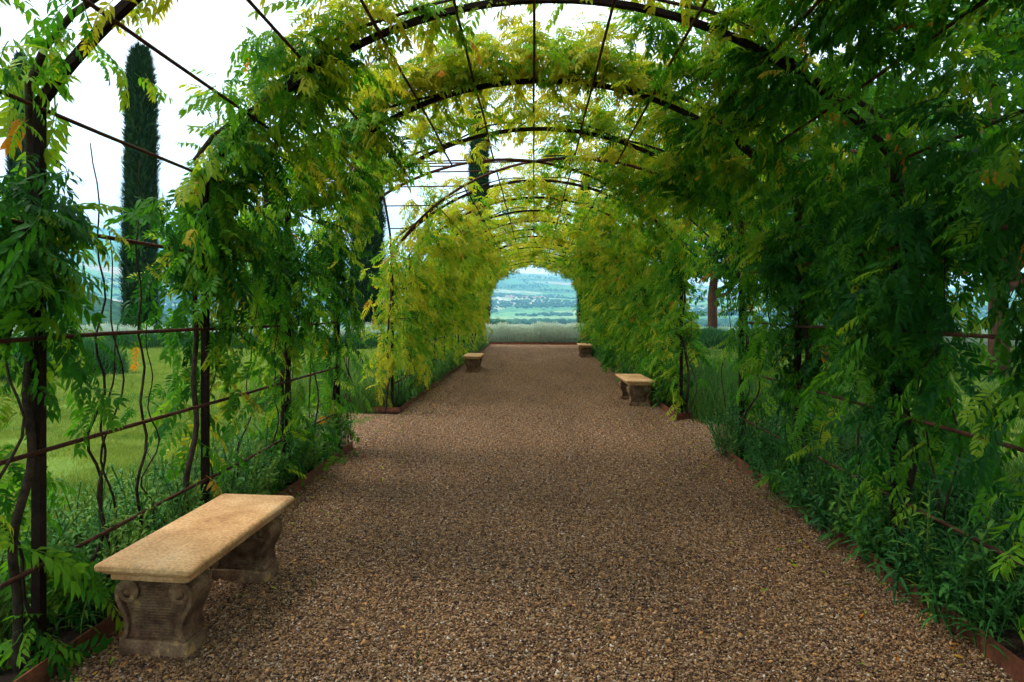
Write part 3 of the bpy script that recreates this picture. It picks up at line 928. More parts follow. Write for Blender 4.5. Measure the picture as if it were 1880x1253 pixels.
# near section, left: open between the posts
LN = {  # roof tones run yellower: new growth, and backlight painted into the leaf colour
    1.29: dict(arc=[(70, 0.0, 0.6, 0.35, 0.9), (80, 0.5, 1.0, 0.4, 0.9)], wall=[(5, 0.2, 2.3, 0.9, 0.3)]),  # out of view; roof leaves packed in to darken the near gravel
    2.85: dict(wall=[(30, 1.75, 2.25, 0.24, 0.20), (3, 1.3, 1.7, 0.10, 0.35), (3, 0.8, 1.2, 0.12, 0.4), (9, 0.1, 0.6, 0.22, 0.36), (2, 0.9, 1.3, 0.9, 0.6)], arc=[(6, 0.02, 0.15, 0.5, 0.2), (9, 0.2, 0.6, 0.5, 0.25), (6, 0.5, 1.0, 0.5, 0.3)]),
    4.40: dict(dy=0.14, wall=[(44, 1.95, 2.6, 0.17, 0.28), (8, 1.45, 1.95, 0.10, 0.36), (9, 0.8, 1.4, 0.09, 0.42), (6, 0.15, 0.6, 0.15, 0.5)], arc=[(76, 0.0, 0.5, 0.44, 0.24), (18, 0.45, 0.75, 0.62, 0.16), (9, 0.75, 1.0, 0.62, 0.10)]),
    5.95: dict(wall=[(46, 1.85, 2.6, 0.30, 0.32), (8, 1.35, 1.85, 0.12, 0.42), (8, 0.75, 1.3, 0.09, 0.48), (6, 0.2, 0.6, 0.15, 0.5)], arc=[(68, 0.0, 0.5, 0.48, 0.32), (38, 0.45, 0.8, 0.66, 0.22), (26, 0.75, 1.0, 0.70, 0.2)]),
    7.52: dict(dy=-0.12, wall=[(40, 1.65, 2.6, 0.14, 0.32), (12, 0.6, 1.6, 0.09, 0.36)], arc=[(38, 0.0, 0.5, 0.54, 0.20), (15, 0.5, 0.8, 0.68, 0.3), (13, 0.8, 1.0, 0.72, 0.35)]),
}
names_l = {1.29: 'unseen wisteria over the arch just above the camera, thickened for shade, left side', 2.85: 'sparse wisteria on the front left post beside the large stone bench', 4.40: 'bushy wisteria on the second left post, behind the large stone bench',
           5.95: 'wisteria on the third left post, thick over the roof', 7.52: 'wisteria on the last left post before the crossing'}
for y, zz in LN.items():
    vine(-1, y, zz, names_l[y], 0 if y < 2 else 300, 0 if y < 2 else 4, GV)
names_r = {1.29: 'dark wisteria nearest the camera at the right picture edge', 2.85: 'dark dense wisteria on the front right post', 4.40: 'dense dark green wisteria on the second right post',
           5.95: 'wisteria on the third right post, hanging low over the rails', 7.52: 'wisteria on the last right post before the crossing'}
for y in (1.29, 2.85, 4.40, 5.95, 7.52):
    nd = y < 5
    zz = dict(wall=[(42, 2.0, 2.6, 0.9, 0.2 if nd else 0.26), (26, 1.6, 2.2, 0.22, 0.18 if nd else 0.28), (12 if y < 4 else 5, 1.2, 1.9, 0.9, 0.2), (10, 1.05, 1.6, 0.13, 0.24), (6, 0.7, 1.1, 0.10, 0.38), (4, 0.15, 0.6, 0.10, 0.42)],
              arc=[(82, 0.0, 0.5, 0.24 if nd else 0.36, 0.9), (32, 0.45, 0.75, 0.48 if nd else 0.56, 0.9), (16, 0.75, 1.0, 0.62, 0.25)])  # roof tone raised: young growth, plus light through leaves put into colour
    if y == 4.40: zz['arc'][2] = (9, 0.75, 1.0, 0.66, 0.2)
    if y == 5.95: zz['arc'][2] = (44, 0.7, 1.0, 0.70, 0.22)
    if y == 7.52: zz['dy'] = -0.1; zz['wall'] = [(20, 1.85, 2.6, 0.13, 0.3), (9, 0.9, 1.8, 0.08, 0.38), (6, 0.2, 0.9, 0.10, 0.45)]
    vine(1, y, zz, names_r[y], 0 if y < 2 else 300, 0 if y < 2 else 3, GV)
# behind the camera the arbour goes on, unseen foliage thickened to shade near gravel
for y in (-0.27, -1.83):
    for s in (-1, 1):
        vine(s, y, dict(wall=[(30, 0.8, 2.6, 0.9, 0.3)], arc=[(200, 0.0, 1.0, 0.4, 0.9)]), 'unseen wisteria thickened for shade on the %s arch behind the viewer, %s side' % ('first' if y > -1 else 'second', 'left' if s < 0 else 'right'), 0, 0, GV)
for k, y in enumerate(Y_FAR):
    f = 1.0 if k < 7 else 0.8
    wl = [(int((58 if k else 18) * f), 1.25, 2.6, 0.9 if k else 0.14, 0.64), (int((9 if k else 10) * f), 0.5, 1.4, 0.3 if k else 0.12, 0.66)]  # backlight put into the leaf tone of far walls and roof, besides young growth
    wr = [(int((62 if k else 22) * f), 1.2, 2.6, 0.9 if k else 0.16, 0.48), (int((22 if k else 8) * f), 0.4, 1.3, 0.9 if k else 0.12, 0.42)]
    al = [(int((48 if k else 12) * f), 0.0, 0.5, 0.66, 0.9), (int((15 if k < 2 else 28) * f), 0.45, 1.0, 0.72, 0.9)]
    ar = [(int(56 * f), 0.0, 0.5, 0.54, 0.9), (int((28 if k < 2 else 34) * f), 0.45, 1.0, 0.68, 0.9)]
    if k == 12: al.append((26, 0.3, 1.0, 0.5, 0.2)); ar.append((26, 0.3, 1.0, 0.5, 0.2))
    ns = (60, 60, 40, 40, 30, 20)[k] if k < 6 else 0
    vine(-1, y, dict(wall=wl, arc=al), 'yellow green wisteria on the %s left post beyond the crossing' % ORD[k], ns, 1 if k < 5 else 0, GV)
    vine(1, y, dict(wall=wr, arc=ar), 'wisteria on the %s right post beyond the crossing' % ORD[k], ns, 1 if k < 5 else 0, GV)
# shoots that have crept over the crossing vault on the right
def crossing_foliage():
    ym = (Y_NEAR[-1] + Y_FAR[0]) / 2
    root = empty('wisteria_vine', (XP, ym, 0.03))
    P, d, up, s, tn = vine_foliage(1, ym, dict(arc=[(12, 0.05, 0.25, 0.45, 0.9), (36, 0.2, 0.5, 0.45, 0.9), (50, 0.4, 0.7, 0.55, 0.9), (24, 0.7, 1.0, 0.6, 0.9)]))
    rot = frames_to_euler(d, up)
    b = MB(); b.tube([arc_pt(q, 1, 0.15 * math.sin(q * 7), 0.05) - np.array([XP, 0, 0.03]) for q in np.linspace(0, 0.95, 16)], 0.012, 6)
    b.build('stem', M['bark'], root, True)
    baked_foliage(P - np.array([XP, ym, 0.03]), d, up, s, tn, root)
    tag(root, 'wisteria spreading over the right half of the crossing vault', 'vine', GV)
crossing_foliage()

# ------------------------------------------------------------------ undergrowth
def herb_mesh(n_leaf, h, ll, lw, lean):
    V, Q, T = [], [], []
    st = []
    def stem(t): return np.array([lean * t * t * h, 0.3 * lean * h * t * t, h * t])
    for i in range(6):
        c = stem(i / 5); w = 0.004
        st += [c + (w, 0, 0), c + (-w * .5, w * .86, 0), c + (-w * .5, -w * .86, 0)]
    V += st
    for i in range(5):
        for k in range(3): Q.append((i * 3 + k, i * 3 + (k + 1) % 3, i * 3 + (k + 1) % 3 + 3, i * 3 + k + 3))
    for k in range(n_leaf):
        t = 0.12 + 0.88 * k / n_leaf
        a = k * 2.4 + random.uniform(-.3, .3)
        el = random.uniform(0.1, 0.8) + 0.5 * t
        d = np.array([math.cos(a) * math.cos(el), math.sin(a) * math.cos(el), math.sin(el)])
        sd_ = np.array([-math.sin(a), math.cos(a), 0])
        l = ll * random.uniform(0.7, 1.15) * (1.1 - 0.5 * t)
        o = stem(t); b0 = len(V)
        def P(u, w): return o + d * l * u + sd_ * lw * w + np.array([0, 0, -0.55 * l * u * u + 0.2 * lw * abs(w)])
        V += [P(0, 0), P(.35, -1), P(.35, 0), P(.35, 1), P(.7, -.75), P(.7, 0), P(.7, .75), P(1, 0)]
        Q += [(b0 + 1, b0 + 2, b0 + 5, b0 + 4), (b0 + 2, b0 + 3, b0 + 6, b0 + 5)]
        T += [(b0, b0 + 2, b0 + 1), (b0, b0 + 3, b0 + 2), (b0 + 4, b0 + 5, b0 + 7), (b0 + 5, b0 + 6, b0 + 7)]
    return mesh_np('herb', np.array(V), [np.array(Q), np.array(T)])
HERB_ME = [herb_mesh(26, 0.44, 0.13, 0.0065, 0.3), herb_mesh(22, 0.36, 0.15, 0.008, 0.5), herb_mesh(30, 0.52, 0.11, 0.006, 0.2), herb_mesh(18, 0.30, 0.16, 0.011, 0.65)]
HERB = [proto('herb_source', m, M['herb']) for m in HERB_ME]
def grass_mesh(n, h, sp, w):
    V, Q, T = [], [], []
    for k in range(n):
        a, a2 = random.uniform(0, 6.28), random.uniform(0, 6.28)
        o = np.array([sp * random.gauss(0, 1), sp * random.gauss(0, 1), 0])
        hh = h * random.uniform(0.5, 1.1); ln = random.uniform(0.1, 0.55)
        sd_ = np.array([math.cos(a2), math.sin(a2), 0]) * w
        dr = np.array([math.cos(a), math.sin(a), 0])
        b0 = len(V)
        for t in (0, 0.4, 0.75):
            c = o + dr * ln * hh * t * t + np.array([0, 0, hh * t * (1 - 0.25 * ln * t)])
            V += [c - sd_ * (1 - 0.55 * t), c + sd_ * (1 - 0.55 * t)]
        V.append(o + dr * ln * hh + np.array([0, 0, hh * (1 - 0.3 * ln)]))
        Q += [(b0, b0 + 1, b0 + 3, b0 + 2), (b0 + 2, b0 + 3, b0 + 5, b0 + 4)]
        T.append((b0 + 4, b0 + 5, b0 + 6))
    return mesh_np('tuft', np.array(V), [np.array(Q), np.array(T)])
TUFT = [proto('tuft_source', grass_mesh(26, 0.42, 0.05, 0.0035), M['grass']) for k in range(3)]
SHORT = [proto('sod_source', grass_mesh(420, 0.05, 0.17, 0.0035), M['grass']) for k in range(4)]

def bed(name, key, protos, n, xr, yr, s0, s1, t0, t1, z=0.05, tilt=0.15, toward=0.0):
    p = np.stack([rng.uniform(*xr, n), rng.uniform(*yr, n), np.full(n, z)], 1)
    dn = fbm(p[:, 0] / 0.8 + 3, p[:, 1] / 0.8, 21)
    p = p[dn > 0.36]; n = len(p)
    rot = np.stack([rng.normal(0, tilt, n), rng.normal(0, tilt, n) + toward, rng.uniform(0, 6.28, n)], 1)
    return scatter(name, key, protos, p, rot, rng.uniform(s0, s1, n), np.clip(rng.normal((t0 + t1) / 2, (t1 - t0) / 2, n), 0, 1))
def stuff(o, label, cat): return tag(o, label, cat)
stuff(bed('undergrowth', 'herb', HERB, 900, (-2.75, -2.1), (3.0, 7.6), 0.75, 1.2, 0.4, 0.9), 'leafy green undergrowth in the left bed behind the large bench', 'undergrowth')
stuff(bed('undergrowth', 'herb', HERB, 1500, (2.0, 3.0), (2.2, 7.9), 0.75, 1.3, 0.1, 0.6), 'leafy dark undergrowth spilling over the near right edging', 'undergrowth')
stuff(bed('undergrowth', 'herb', HERB, 1300, (-2.6, -2.05), (10.6, 31), 0.8, 1.3, 0.3, 0.8), 'low green plants in the left bed beyond the crossing', 'undergrowth')
stuff(bed('undergrowth', 'herb', HERB, 1600, (2.0, 2.7), (11.2, 31), 0.9, 1.4, 0.2, 0.7), 'low green plants in the right bed beyond the crossing', 'undergrowth')
stuff(bed('tall_grass', 'tuft', TUFT, 700, (-3.4, -2.45), (2.5, 7.6), 0.6, 1.15, 0.2, 0.8, 0), 'tall uncut grass beside the near left posts', 'grass')
stuff(bed('tall_grass', 'tuft', TUFT, 1100, (-4.6, -2.4), (10.4, 16.0), 0.9, 1.6, 0.1, 0.6, 0), 'tall uncut grass left of the path just beyond the crossing', 'grass')
stuff(bed('tall_grass', 'tuft', TUFT, 2300, (2.5, 4.2), (1.8, 8.2), 0.8, 1.3, 0.0, 0.5, 0), 'tall dark grass beyond the near right posts', 'grass')
stuff(bed('tall_grass', 'tuft', TUFT, 1500, (2.4, 4.8), (9.6, 17.0), 1.0, 1.8, 0.0, 0.5, 0), 'tall grass right of the path beyond the crossing', 'grass')
stuff(bed('mown_grass', 'sod', SHORT, 11000, (-26, -2.6), (4.0, 33.0), 0.8, 1.4, 0.65, 1.0, -0.03), 'short mown lawn grass on the left', 'grass')
stuff(bed('mown_grass', 'sod', SHORT, 5500, (2.6, 20), (3.0, 33.0), 0.8, 1.5, 0.2, 0.8, -0.03), 'short mown lawn grass on the right', 'grass')

WE = np.array([ground(px, py, 0.02)[:] for px, py in ((770, 960), (575, 1088), (1098, 1162), (640, 1010), (770, 1225), (1130, 905), (930, 870))])
stuff(scatter('weeds', 'herb', HERB, WE, np.stack([np.zeros(7), np.zeros(7), rng.uniform(0, 6, 7)], 1), rng.uniform(0.09, 0.15, 7), np.full(7, 0.7)), 'tiny weeds sprouting in the gravel', 'weeds')

def litter():
    n = 420
    side = np.where(rng.random(n) < 0.5, -1.0, 1.0)
    x = side * (PW - 0.03 - np.abs(rng.normal(0, 0.35, n)))
    y = rng.uniform(2.4, 14, n)
    p = np.stack([x, y, np.full(n, 0.034)], 1)
    lv = np.array([(0, 0, 0), (-.17, .45, .05), (0, 1, -.04), (.17, .45, .05), (0, .45, -.02)])
    me = mesh_np('fallen_leaflet', lv, np.array([(0, 4, 1), (0, 3, 4), (1, 4, 2), (4, 3, 2)]))
    pr = [proto('leaflet_source', me, M['wisteria'])]
    rot = np.stack([rng.normal(0, .3, n), rng.normal(0, .3, n), rng.uniform(0, 6.28, n)], 1)
    stuff(scatter('leaf_litter', 'litter', pr, p, rot, rng.uniform(0.03, 0.06, n), rng.choice([0.6, 0.8, 0.92, 0.97], n)), 'fallen leaflets scattered along the gravel edges', 'leaf litter')
litter()

def leafy_plant(px, py, sc, nst, tone, label):
    g = ground(px, py, 0.05)
    root = empty('leafy_plant', (g.x, g.y, 0.05), random.uniform(0, 6))
    for k in range(nst):
        o = link('stem', HERB_ME[k % 4], root, loc=(random.gauss(0, .05), random.gauss(0, .05), 0), rot=(random.gauss(0, .25), random.gauss(0, .25), random.uniform(0, 6.28)))
        o.scale = (sc * random.uniform(0.85, 1.15),) * 3
        o['tone'] = tone + random.uniform(-.1, .1)
    tag(root, label, 'plant', 'leafy plants along the edging')
leafy_plant(1800, 1190, 0.95, 7, 0.35, 'broad leaved plant leaning over the edging in the lower right corner')
leafy_plant(1560, 985, 0.85, 6, 0.4, 'leafy plant spilling onto the gravel at the right edging')
leafy_plant(1400, 880, 0.9, 7, 0.35, 'leafy plant hanging over the right path edge nearer the crossing')
leafy_plant(490, 915, 0.9, 6, 0.5, 'leafy plant just behind the far end of the large bench')
leafy_plant(1215, 745, 1.0, 7, 0.3, 'grassy plant growing against the nearest right bench')

# ------------------------------------------------------------------ shrubs, hedges
def rand_tone(me, n_vert_per, n, t):
    a = me.attributes.new('tone', 'FLOAT', 'POINT')
    a.data.foreach_set('value', np.repeat(t, n_vert_per).astype(np.float32))
def blades(o, d, l, w, side):
    """triangular blades; returns verts, faces"""
    n = len(o)
    a, b_, c = o - side * w[:, None], o + side * w[:, None], o + d * l[:, None]
    v = np.stack([a, b_, c], 1).reshape(-1, 3)
    return v, np.arange(3 * n).reshape(-1, 3)
def rsphere(n):
    v = rng.normal(0, 1, (n, 3)); return v / np.linalg.norm(v, axis=1, keepdims=True)
def mound(seed, nu=18, nv=8):
    b = MB(); rings = []
    for i in range(nv):
        t = i / (nv - 1) * math.pi / 2
        rings.append([((0.86 + 0.1 * math.sin(k * 2.1 + seed + i)) * math.cos(t) * math.cos(2 * math.pi * k / nu) + 1e-3 * math.cos(2 * math.pi * k / nu), (0.86 + 0.1 * math.sin(k * 2.1 + seed + i)) * math.cos(t) * math.sin(2 * math.pi * k / nu) + 1e-3 * math.sin(2 * math.pi * k / nu), 0.84 * math.sin(t)) for k in range(nu)])
    b.rings(rings); return b.mesh('core', True)
def bush_mesh(n):
    s = rsphere(n); s[:, 2] = np.abs(s[:, 2])
    o = s * rng.uniform(0.72, 0.98, (n, 1))
    d = s * 0.5 + np.array([0, 0, 1.0]) + rng.normal(0, 0.25, (n, 3)); d /= np.linalg.norm(d, axis=1, keepdims=True)
    sd_ = np.cross(d, rsphere(n)); sd_ /= np.linalg.norm(sd_, axis=1, keepdims=True)
    v, f = blades(o, d, rng.uniform(0.14, 0.34, n), rng.uniform(0.008, 0.016, n), sd_)
    me = mesh_np('needles', v, f); rand_tone(me, 3, n, np.clip(rng.normal(0.4, 0.22, n), 0, 1)); return me
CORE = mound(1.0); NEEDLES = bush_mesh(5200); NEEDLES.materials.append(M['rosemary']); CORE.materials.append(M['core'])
def bush(px, py, wx, wy, h, label, rz=None):
    g = ground(px, py)
    root = empty('rosemary_bush', (g.x, g.y + wy * 0.9, -0.03), random.uniform(0, 6.28) if rz is None else rz)
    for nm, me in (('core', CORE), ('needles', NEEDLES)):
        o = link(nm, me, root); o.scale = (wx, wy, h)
    tag(root, label, 'bush', 'rosemary bushes bordering the lawn')
bush(88, 697, 1.05, 1.3, 0.92, 'big rounded rosemary bush on the lawn at the far left', 0.2)
bush(-45, 705, 1.1, 1.1, 0.95, 'big rosemary bush cut by the left picture edge', 0.4)
LB = [(205, 'low rosemary bush right of the big rounded bush, before the far hedge'), (262, 'low rosemary bush below the flat stone slab, before the cypress'), (322, 'low rosemary bush left of the second post'), (402, 'low rosemary bush just right of the second left post'),
      (458, 'low rosemary bush midway between the second and third left posts'), (512, 'low rosemary bush directly left of the third post'), (570, 'low rosemary bush right of the third left post'), (652, 'rosemary bush in front of the pale hedge, before the crossing post'), (700, 'rosemary bush close to the first post beyond the crossing')]
for px, lab in LB: bush(px, 642, 1.15, 0.8, 0.62 + 0.08 * random.random(), lab)
RB = [(1312, 'rosemary bush at the foot of the reddish tree trunk'), (1395, 'dark rosemary bush right of the reddish tree trunk'), (1470, 'dark bush behind the third right post'), (1560, 'dark bush behind the second right post'), (1690, 'dark bush deep behind the front right vines')]
for px, lab in RB: bush(px, 643, 1.25, 0.9, 0.85, lab)

def lavender(x0, x1, y0, y1, h, n, label):
    cxm = (x0 + x1) / 2
    root = empty('lavender_hedge', (cxm, (y0 + y1) / 2, 0))
    L, W = x1 - x0, y1 - y0
    nx = int(L / 0.5) + 2
    b = MB(); rings = []
    for i in range(nx):
        x = -L / 2 + L * i / (nx - 1)
        e = 0.82 if 0 < i < nx - 1 else 0.5
        k = 1 + 0.06 * math.sin(x * 3.1) + 0.05 * math.sin(x * 7.3)
        rings.append([(x, e * k * W / 2 * math.cos(t), 0.02 + e * k * h * 0.82 * math.sin(t) ** 0.7) for t in np.linspace(0.0, math.pi, 9)])
    b.rings(rings); b.build('core', M['lav_core'], root, True)
    t = rng.uniform(0.0, math.pi, n) ** 1.0
    x = rng.uniform(-L / 2, L / 2, n)
    k = 1 + 0.07 * np.sin(x * 3.1) + 0.06 * np.sin(x * 7.3) + 0.05 * np.sin(x * 1.3)
    o = np.stack([x, 0.78 * k * W / 2 * np.cos(t), 0.03 + 0.74 * k * h * np.sin(t) ** 0.7], 1)
    nrm = np.stack([rng.normal(0, 0.25, n), np.cos(t), 0.55 + np.sin(t)], 1) + rng.normal(0, 0.16, (n, 3))
    d = nrm / np.linalg.norm(nrm, axis=1, keepdims=True)
    sd_ = np.cross(d, rsphere(n)); sd_ /= np.linalg.norm(sd_, axis=1, keepdims=True)
    l = rng.uniform(0.16, 0.34, n) * h / 0.9
    v, f = blades(o, d, l, rng.uniform(0.006, 0.012, n), sd_)
    me = mesh_np('stalks', v, f); rand_tone(me, 3, n, np.clip(rng.normal(0.38, 0.18, n), 0, 0.8))
    link('stalks', me, root, M['lavender'] and M['lavender'])
    m = int(n * 0.34); pick = rng.permutation(n)[:m]
    tip = o[pick] + d[pick] * l[pick][:, None]
    v, f = blades(tip - d[pick] * 0.02, d[pick], rng.uniform(0.03, 0.07, m), rng.uniform(0.007, 0.013, m), sd_[pick])
    me = mesh_np('flower_heads', v, f); rand_tone(me, 3, m, rng.uniform(0.75, 1.0, m))
    link('flower_heads', me, root, M['lavender'])
    tag(root, label, 'hedge', 'pale lavender hedges around the garden')
lavender(-3.1, 3.1, 32.55, 33.75, 0.92, 26000, 'pale grey green lavender hedge closing the end of the path')
lavender(-34, -3.6, 33.0, 34.2, 0.86, 30000, 'long pale lavender hedge behind the lawn on the left')
lavender(3.6, 26, 33.0, 34.2, 0.84, 16000, 'long pale lavender hedge behind the trees on the right')

# flat stone slab seat out on the left lawn edge
g = at(252, 622, 31.0)
root = empty('slab_seat', (g.x, g.y, 0))
b = MB(); b.box((0, 0, 0.43), (0.78, 0.24, 0.035)); bevel(b.build('slab', M['stone_leg'], root), 0.01)
for s in (-1, 1):
    b = MB(); b.box((s * 0.5, 0, 0.18), (0.08, 0.17, 0.21)); bevel(b.build('leg', M['stone_leg'], root), 0.01)
tag(root, 'flat weathered stone slab seat before the far left hedge', 'bench')

# ------------------------------------------------------------------ cypresses
def cypress_meshes(seed):
    rs = np.random.default_rng(seed)
    n = 20000
    def rad(t): return np.interp(t, [0, 0.03, 0.12, 0.4, 0.7, 0.88, 0.96, 1.0], [0.5, 0.85, 1.0, 0.97, 0.88, 0.74, 0.56, 0.22])
    t = rs.random(n); a = rs.uniform(0, 2 * math.pi, n)
    lump = 1 + 0.10 * np.sin(a * 3 + t * 9 + seed) + 0.07 * np.sin(a * 5 - t * 23) + 0.05 * np.sin(t * 61 + a * 2)
    r = rad(t) * lump * rs.uniform(0.80, 1.0, n) * np.where(rs.random(n) < 0.08, rs.uniform(1.02, 1.14, n), 1.0)
    o = np.stack([r * np.cos(a), r * np.sin(a), t], 1)
    d = np.stack([0.25 * np.cos(a), 0.25 * np.sin(a), np.full(n, 0.019)], 1) + np.stack([rs.normal(0, .15, n), rs.normal(0, .15, n), rs.normal(0, .01, n)], 1)
    sd_ = np.stack([-np.sin(a), np.cos(a), np.zeros(n)], 1)
    v, f = blades(o, d, rs.uniform(0.5, 1.1, n), rs.uniform(0.05, 0.10, n), sd_)
    me = mesh_np('foliage', v, f)
    av = me.attributes.new('tone', 'FLOAT', 'POINT')
    av.data.foreach_set('value', np.repeat(np.clip(rs.normal(0.38, 0.3, n), 0, 1), 3).astype(np.float32))
    me.materials.append(M['cypress'])
    b = MB(); rings = []
    for tt in np.linspace(0.01, 0.985, 26):
        rings.append([(0.88 * float(rad(tt)) * (1 + 0.10 * math.sin(3 * q + tt * 9 + seed) + 0.07 * math.sin(q * 5 - tt * 23)) * math.cos(q), 0.88 * float(rad(tt)) * (1 + 0.10 * math.sin(3 * q + tt * 9 + seed) + 0.07 * math.sin(q * 5 - tt * 23)) * math.sin(q), tt) for q in np.linspace(0, 2 * math.pi, 20, endpoint=False)])
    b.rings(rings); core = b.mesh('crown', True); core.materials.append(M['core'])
    b = MB(); b.tube([(0, 0, -0.06), (0, 0, 0.05)], [0.25, 0.2], 10); tr = b.mesh('trunk'); tr.materials.append(M['trunk'])
    return core, me, tr
CYP = [cypress_meshes(1), cypress_meshes(4)]
def cypress(px, ytop, width_px, depth, var, label):
    base = at(px, PY0, depth); z0 = float(th(base.x, base.y))
    if depth < 37: z0 = 0
    h = (PY0 - ytop) / FPX * depth + CAMH - z0
    root = empty('cypress_tree', (base.x, base.y, z0), random.uniform(0, 6.28))
    w = width_px / 2 / FPX * depth * 0.95
    c, f, t = CYP[var]
    oc = link('crown', c, root); oc.scale = (w, w, h)
    of = link('foliage', f, oc)
    ot = link('trunk', t, root); ot.scale = (w, w, h)
    tag(root, label, 'cypress tree', 'tall dark cypresses behind the lawn')
cypress(258, 92, 62, 48, 0, 'tall dark cypress between the front and second left posts')
cypress(38, 105, 44, 56, 1, 'cypress partly hidden behind the front left post')
cypress(674, 138, 62, 46, 1, 'cypress seen left of the first post beyond the crossing')
cypress(880, 196, 42, 62, 0, 'cypress rising above the crossing vault, left of centre')
cypress(496, 300, 30, 66, 1, 'slim cypress behind the third left post')
cypress(1074, 330, 28, 52, 0, 'cypress just right of the far tunnel opening')

# ------------------------------------------------------------------ broadleaf trees on the right
def tree_meshes(seed, n_clump=70, per=230):
    rs = np.random.default_rng(seed)
    b = MB()
    def limb(p, d, l, r, lev):
        p, d = np.array(p, float), np.array(d, float)
        pts, rr = [], []
        for i in range(7):
            t = i / 6
            pts.append(p + d * l * t + np.array([0, 0, 0.12 * l * t * t]) + rs.normal(0, 0.012, 3) * (i > 0) * (0.2 if lev == 0 else 1.0)); rr.append(r * (1 - 0.55 * t))
        b.tube(pts, rr, 9 if lev == 0 else 6)
        return pts
    tp = limb((0, 0, -0.03), (0.02, 0.01, 1), 0.62, 0.021, 0)
    ends = [tp[-1]]
    for k in range(9):
        a = k * 2.4 + rs.uniform(-.3, .3)
        s = tp[2 + k % 5]
        q = limb(s, (math.cos(a) * 0.9, math.sin(a) * 0.9, rs.uniform(0.15, 0.7)), rs.uniform(0.25, 0.4), 0.011, 1)
        ends += [q[3], q[-1]]
        for j in range(2):
            a2 = a + rs.uniform(-0.9, 0.9)
            q2 = limb(q[3], (math.cos(a2), math.sin(a2), rs.uniform(-0.1, 0.6)), rs.uniform(0.14, 0.24), 0.007, 2); ends.append(q2[-1])
    tr = b.mesh('trunk', True); tr.materials.append(M['trunk'])
    cen = []
    for k in range(n_clump):
        e = np.array(ends[rs.integers(len(ends))]) + rs.normal(0, 0.07, 3)
        cen.append(e)
    cen = np.array(cen)
    n = n_clump * per
    ci = np.repeat(np.arange(n_clump), per)
    dirs = rs.normal(0, 1, (n, 3)); dirs /= np.linalg.norm(dirs, axis=1, keepdims=True)
    o = cen[ci] + dirs * (rs.random((n, 1)) ** 0.5) * np.array([0.105, 0.105, 0.075])
    o = o[o[:, 2] > 0.27]
    n = len(o); sel = rs.permutation(n)
    dirs = dirs[:n]
    d = dirs * 0.6 + np.array([0, 0, -0.35]) + rs.normal(0, 0.5, (n, 3)); d /= np.linalg.norm(d, axis=1, keepdims=True)
    sd_ = np.cross(d, np.array([0, 0, 1.0]) + rs.normal(0, 0.4, (n, 3))); sd_ /= np.linalg.norm(sd_, axis=1, keepdims=True)
    l = rs.uniform(0.013, 0.023, n)[:, None]; w = l * 0.33
    v = np.stack([o, o + d * l * 0.5 - sd_ * w, o + d * l, o + d * l * 0.5 + sd_ * w], 1).reshape(-1, 3)
    me = mesh_np('crown', v, np.arange(4 * n).reshape(-1, 4))
    ci = ci[:n]
    tone = np.clip(0.35 + 0.35 * (rs.random(n_clump)[ci] - 0.5) + rs.normal(0, 0.13, n), 0, 1)
    av = me.attributes.new('tone', 'FLOAT', 'POINT'); av.data.foreach_set('value', np.repeat(tone, 4).astype(np.float32))
    me.materials.append(M['crown'])
    return tr, me
TREES = [tree_meshes(3), tree_meshes(11)]
def tree(x, y, h, w, var, rz, label, group='broad trees right of the arbour'):
    z0 = min(0.0, float(th(x, y)) + 0.28) if math.hypot(x, y) > 44 else 0.0
    root = empty('broadleaf_tree', (x, y, z0 - 0.02), rz)
    for nm, me in zip(('trunk', 'crown'), TREES[var]):
        o = link(nm, me, root); o.scale = (w, w, h)
    tag(root, label, 'tree', group)
p = at(1308, 600, 38); tree(p.x, p.y, 13, 14, 0, 0.4, 'tree with a bare reddish trunk beyond the right lawn')
p = at(1835, 600, 17); tree(p.x, p.y, 11, 12, 1, 1.0, 'dark tree close behind the front right vines')
p = at(1620, 600, 25); tree(p.x, p.y, 12, 13, 0, 2.2, 'dark tree behind the second right post')
p = at(1470, 600, 31); tree(p.x, p.y, 12, 12, 1, 3.0, 'tree standing left of the dark trees on the right lawn')
tree(10.2, 6.2, 11.5, 12, 0, 4.0, 'large dark tree shading the arbour roof on the right')
tree(10.5, -3.0, 10.5, 11, 1, 5.0, 'large tree overhanging the arbour beside the viewer')
p = at(916, 598, 165); tree(p.x, p.y, 8.6, 6.5, 1, 0.3, 'small round tree beyond the left end of the pale hedge', 'trees beyond the hedge')

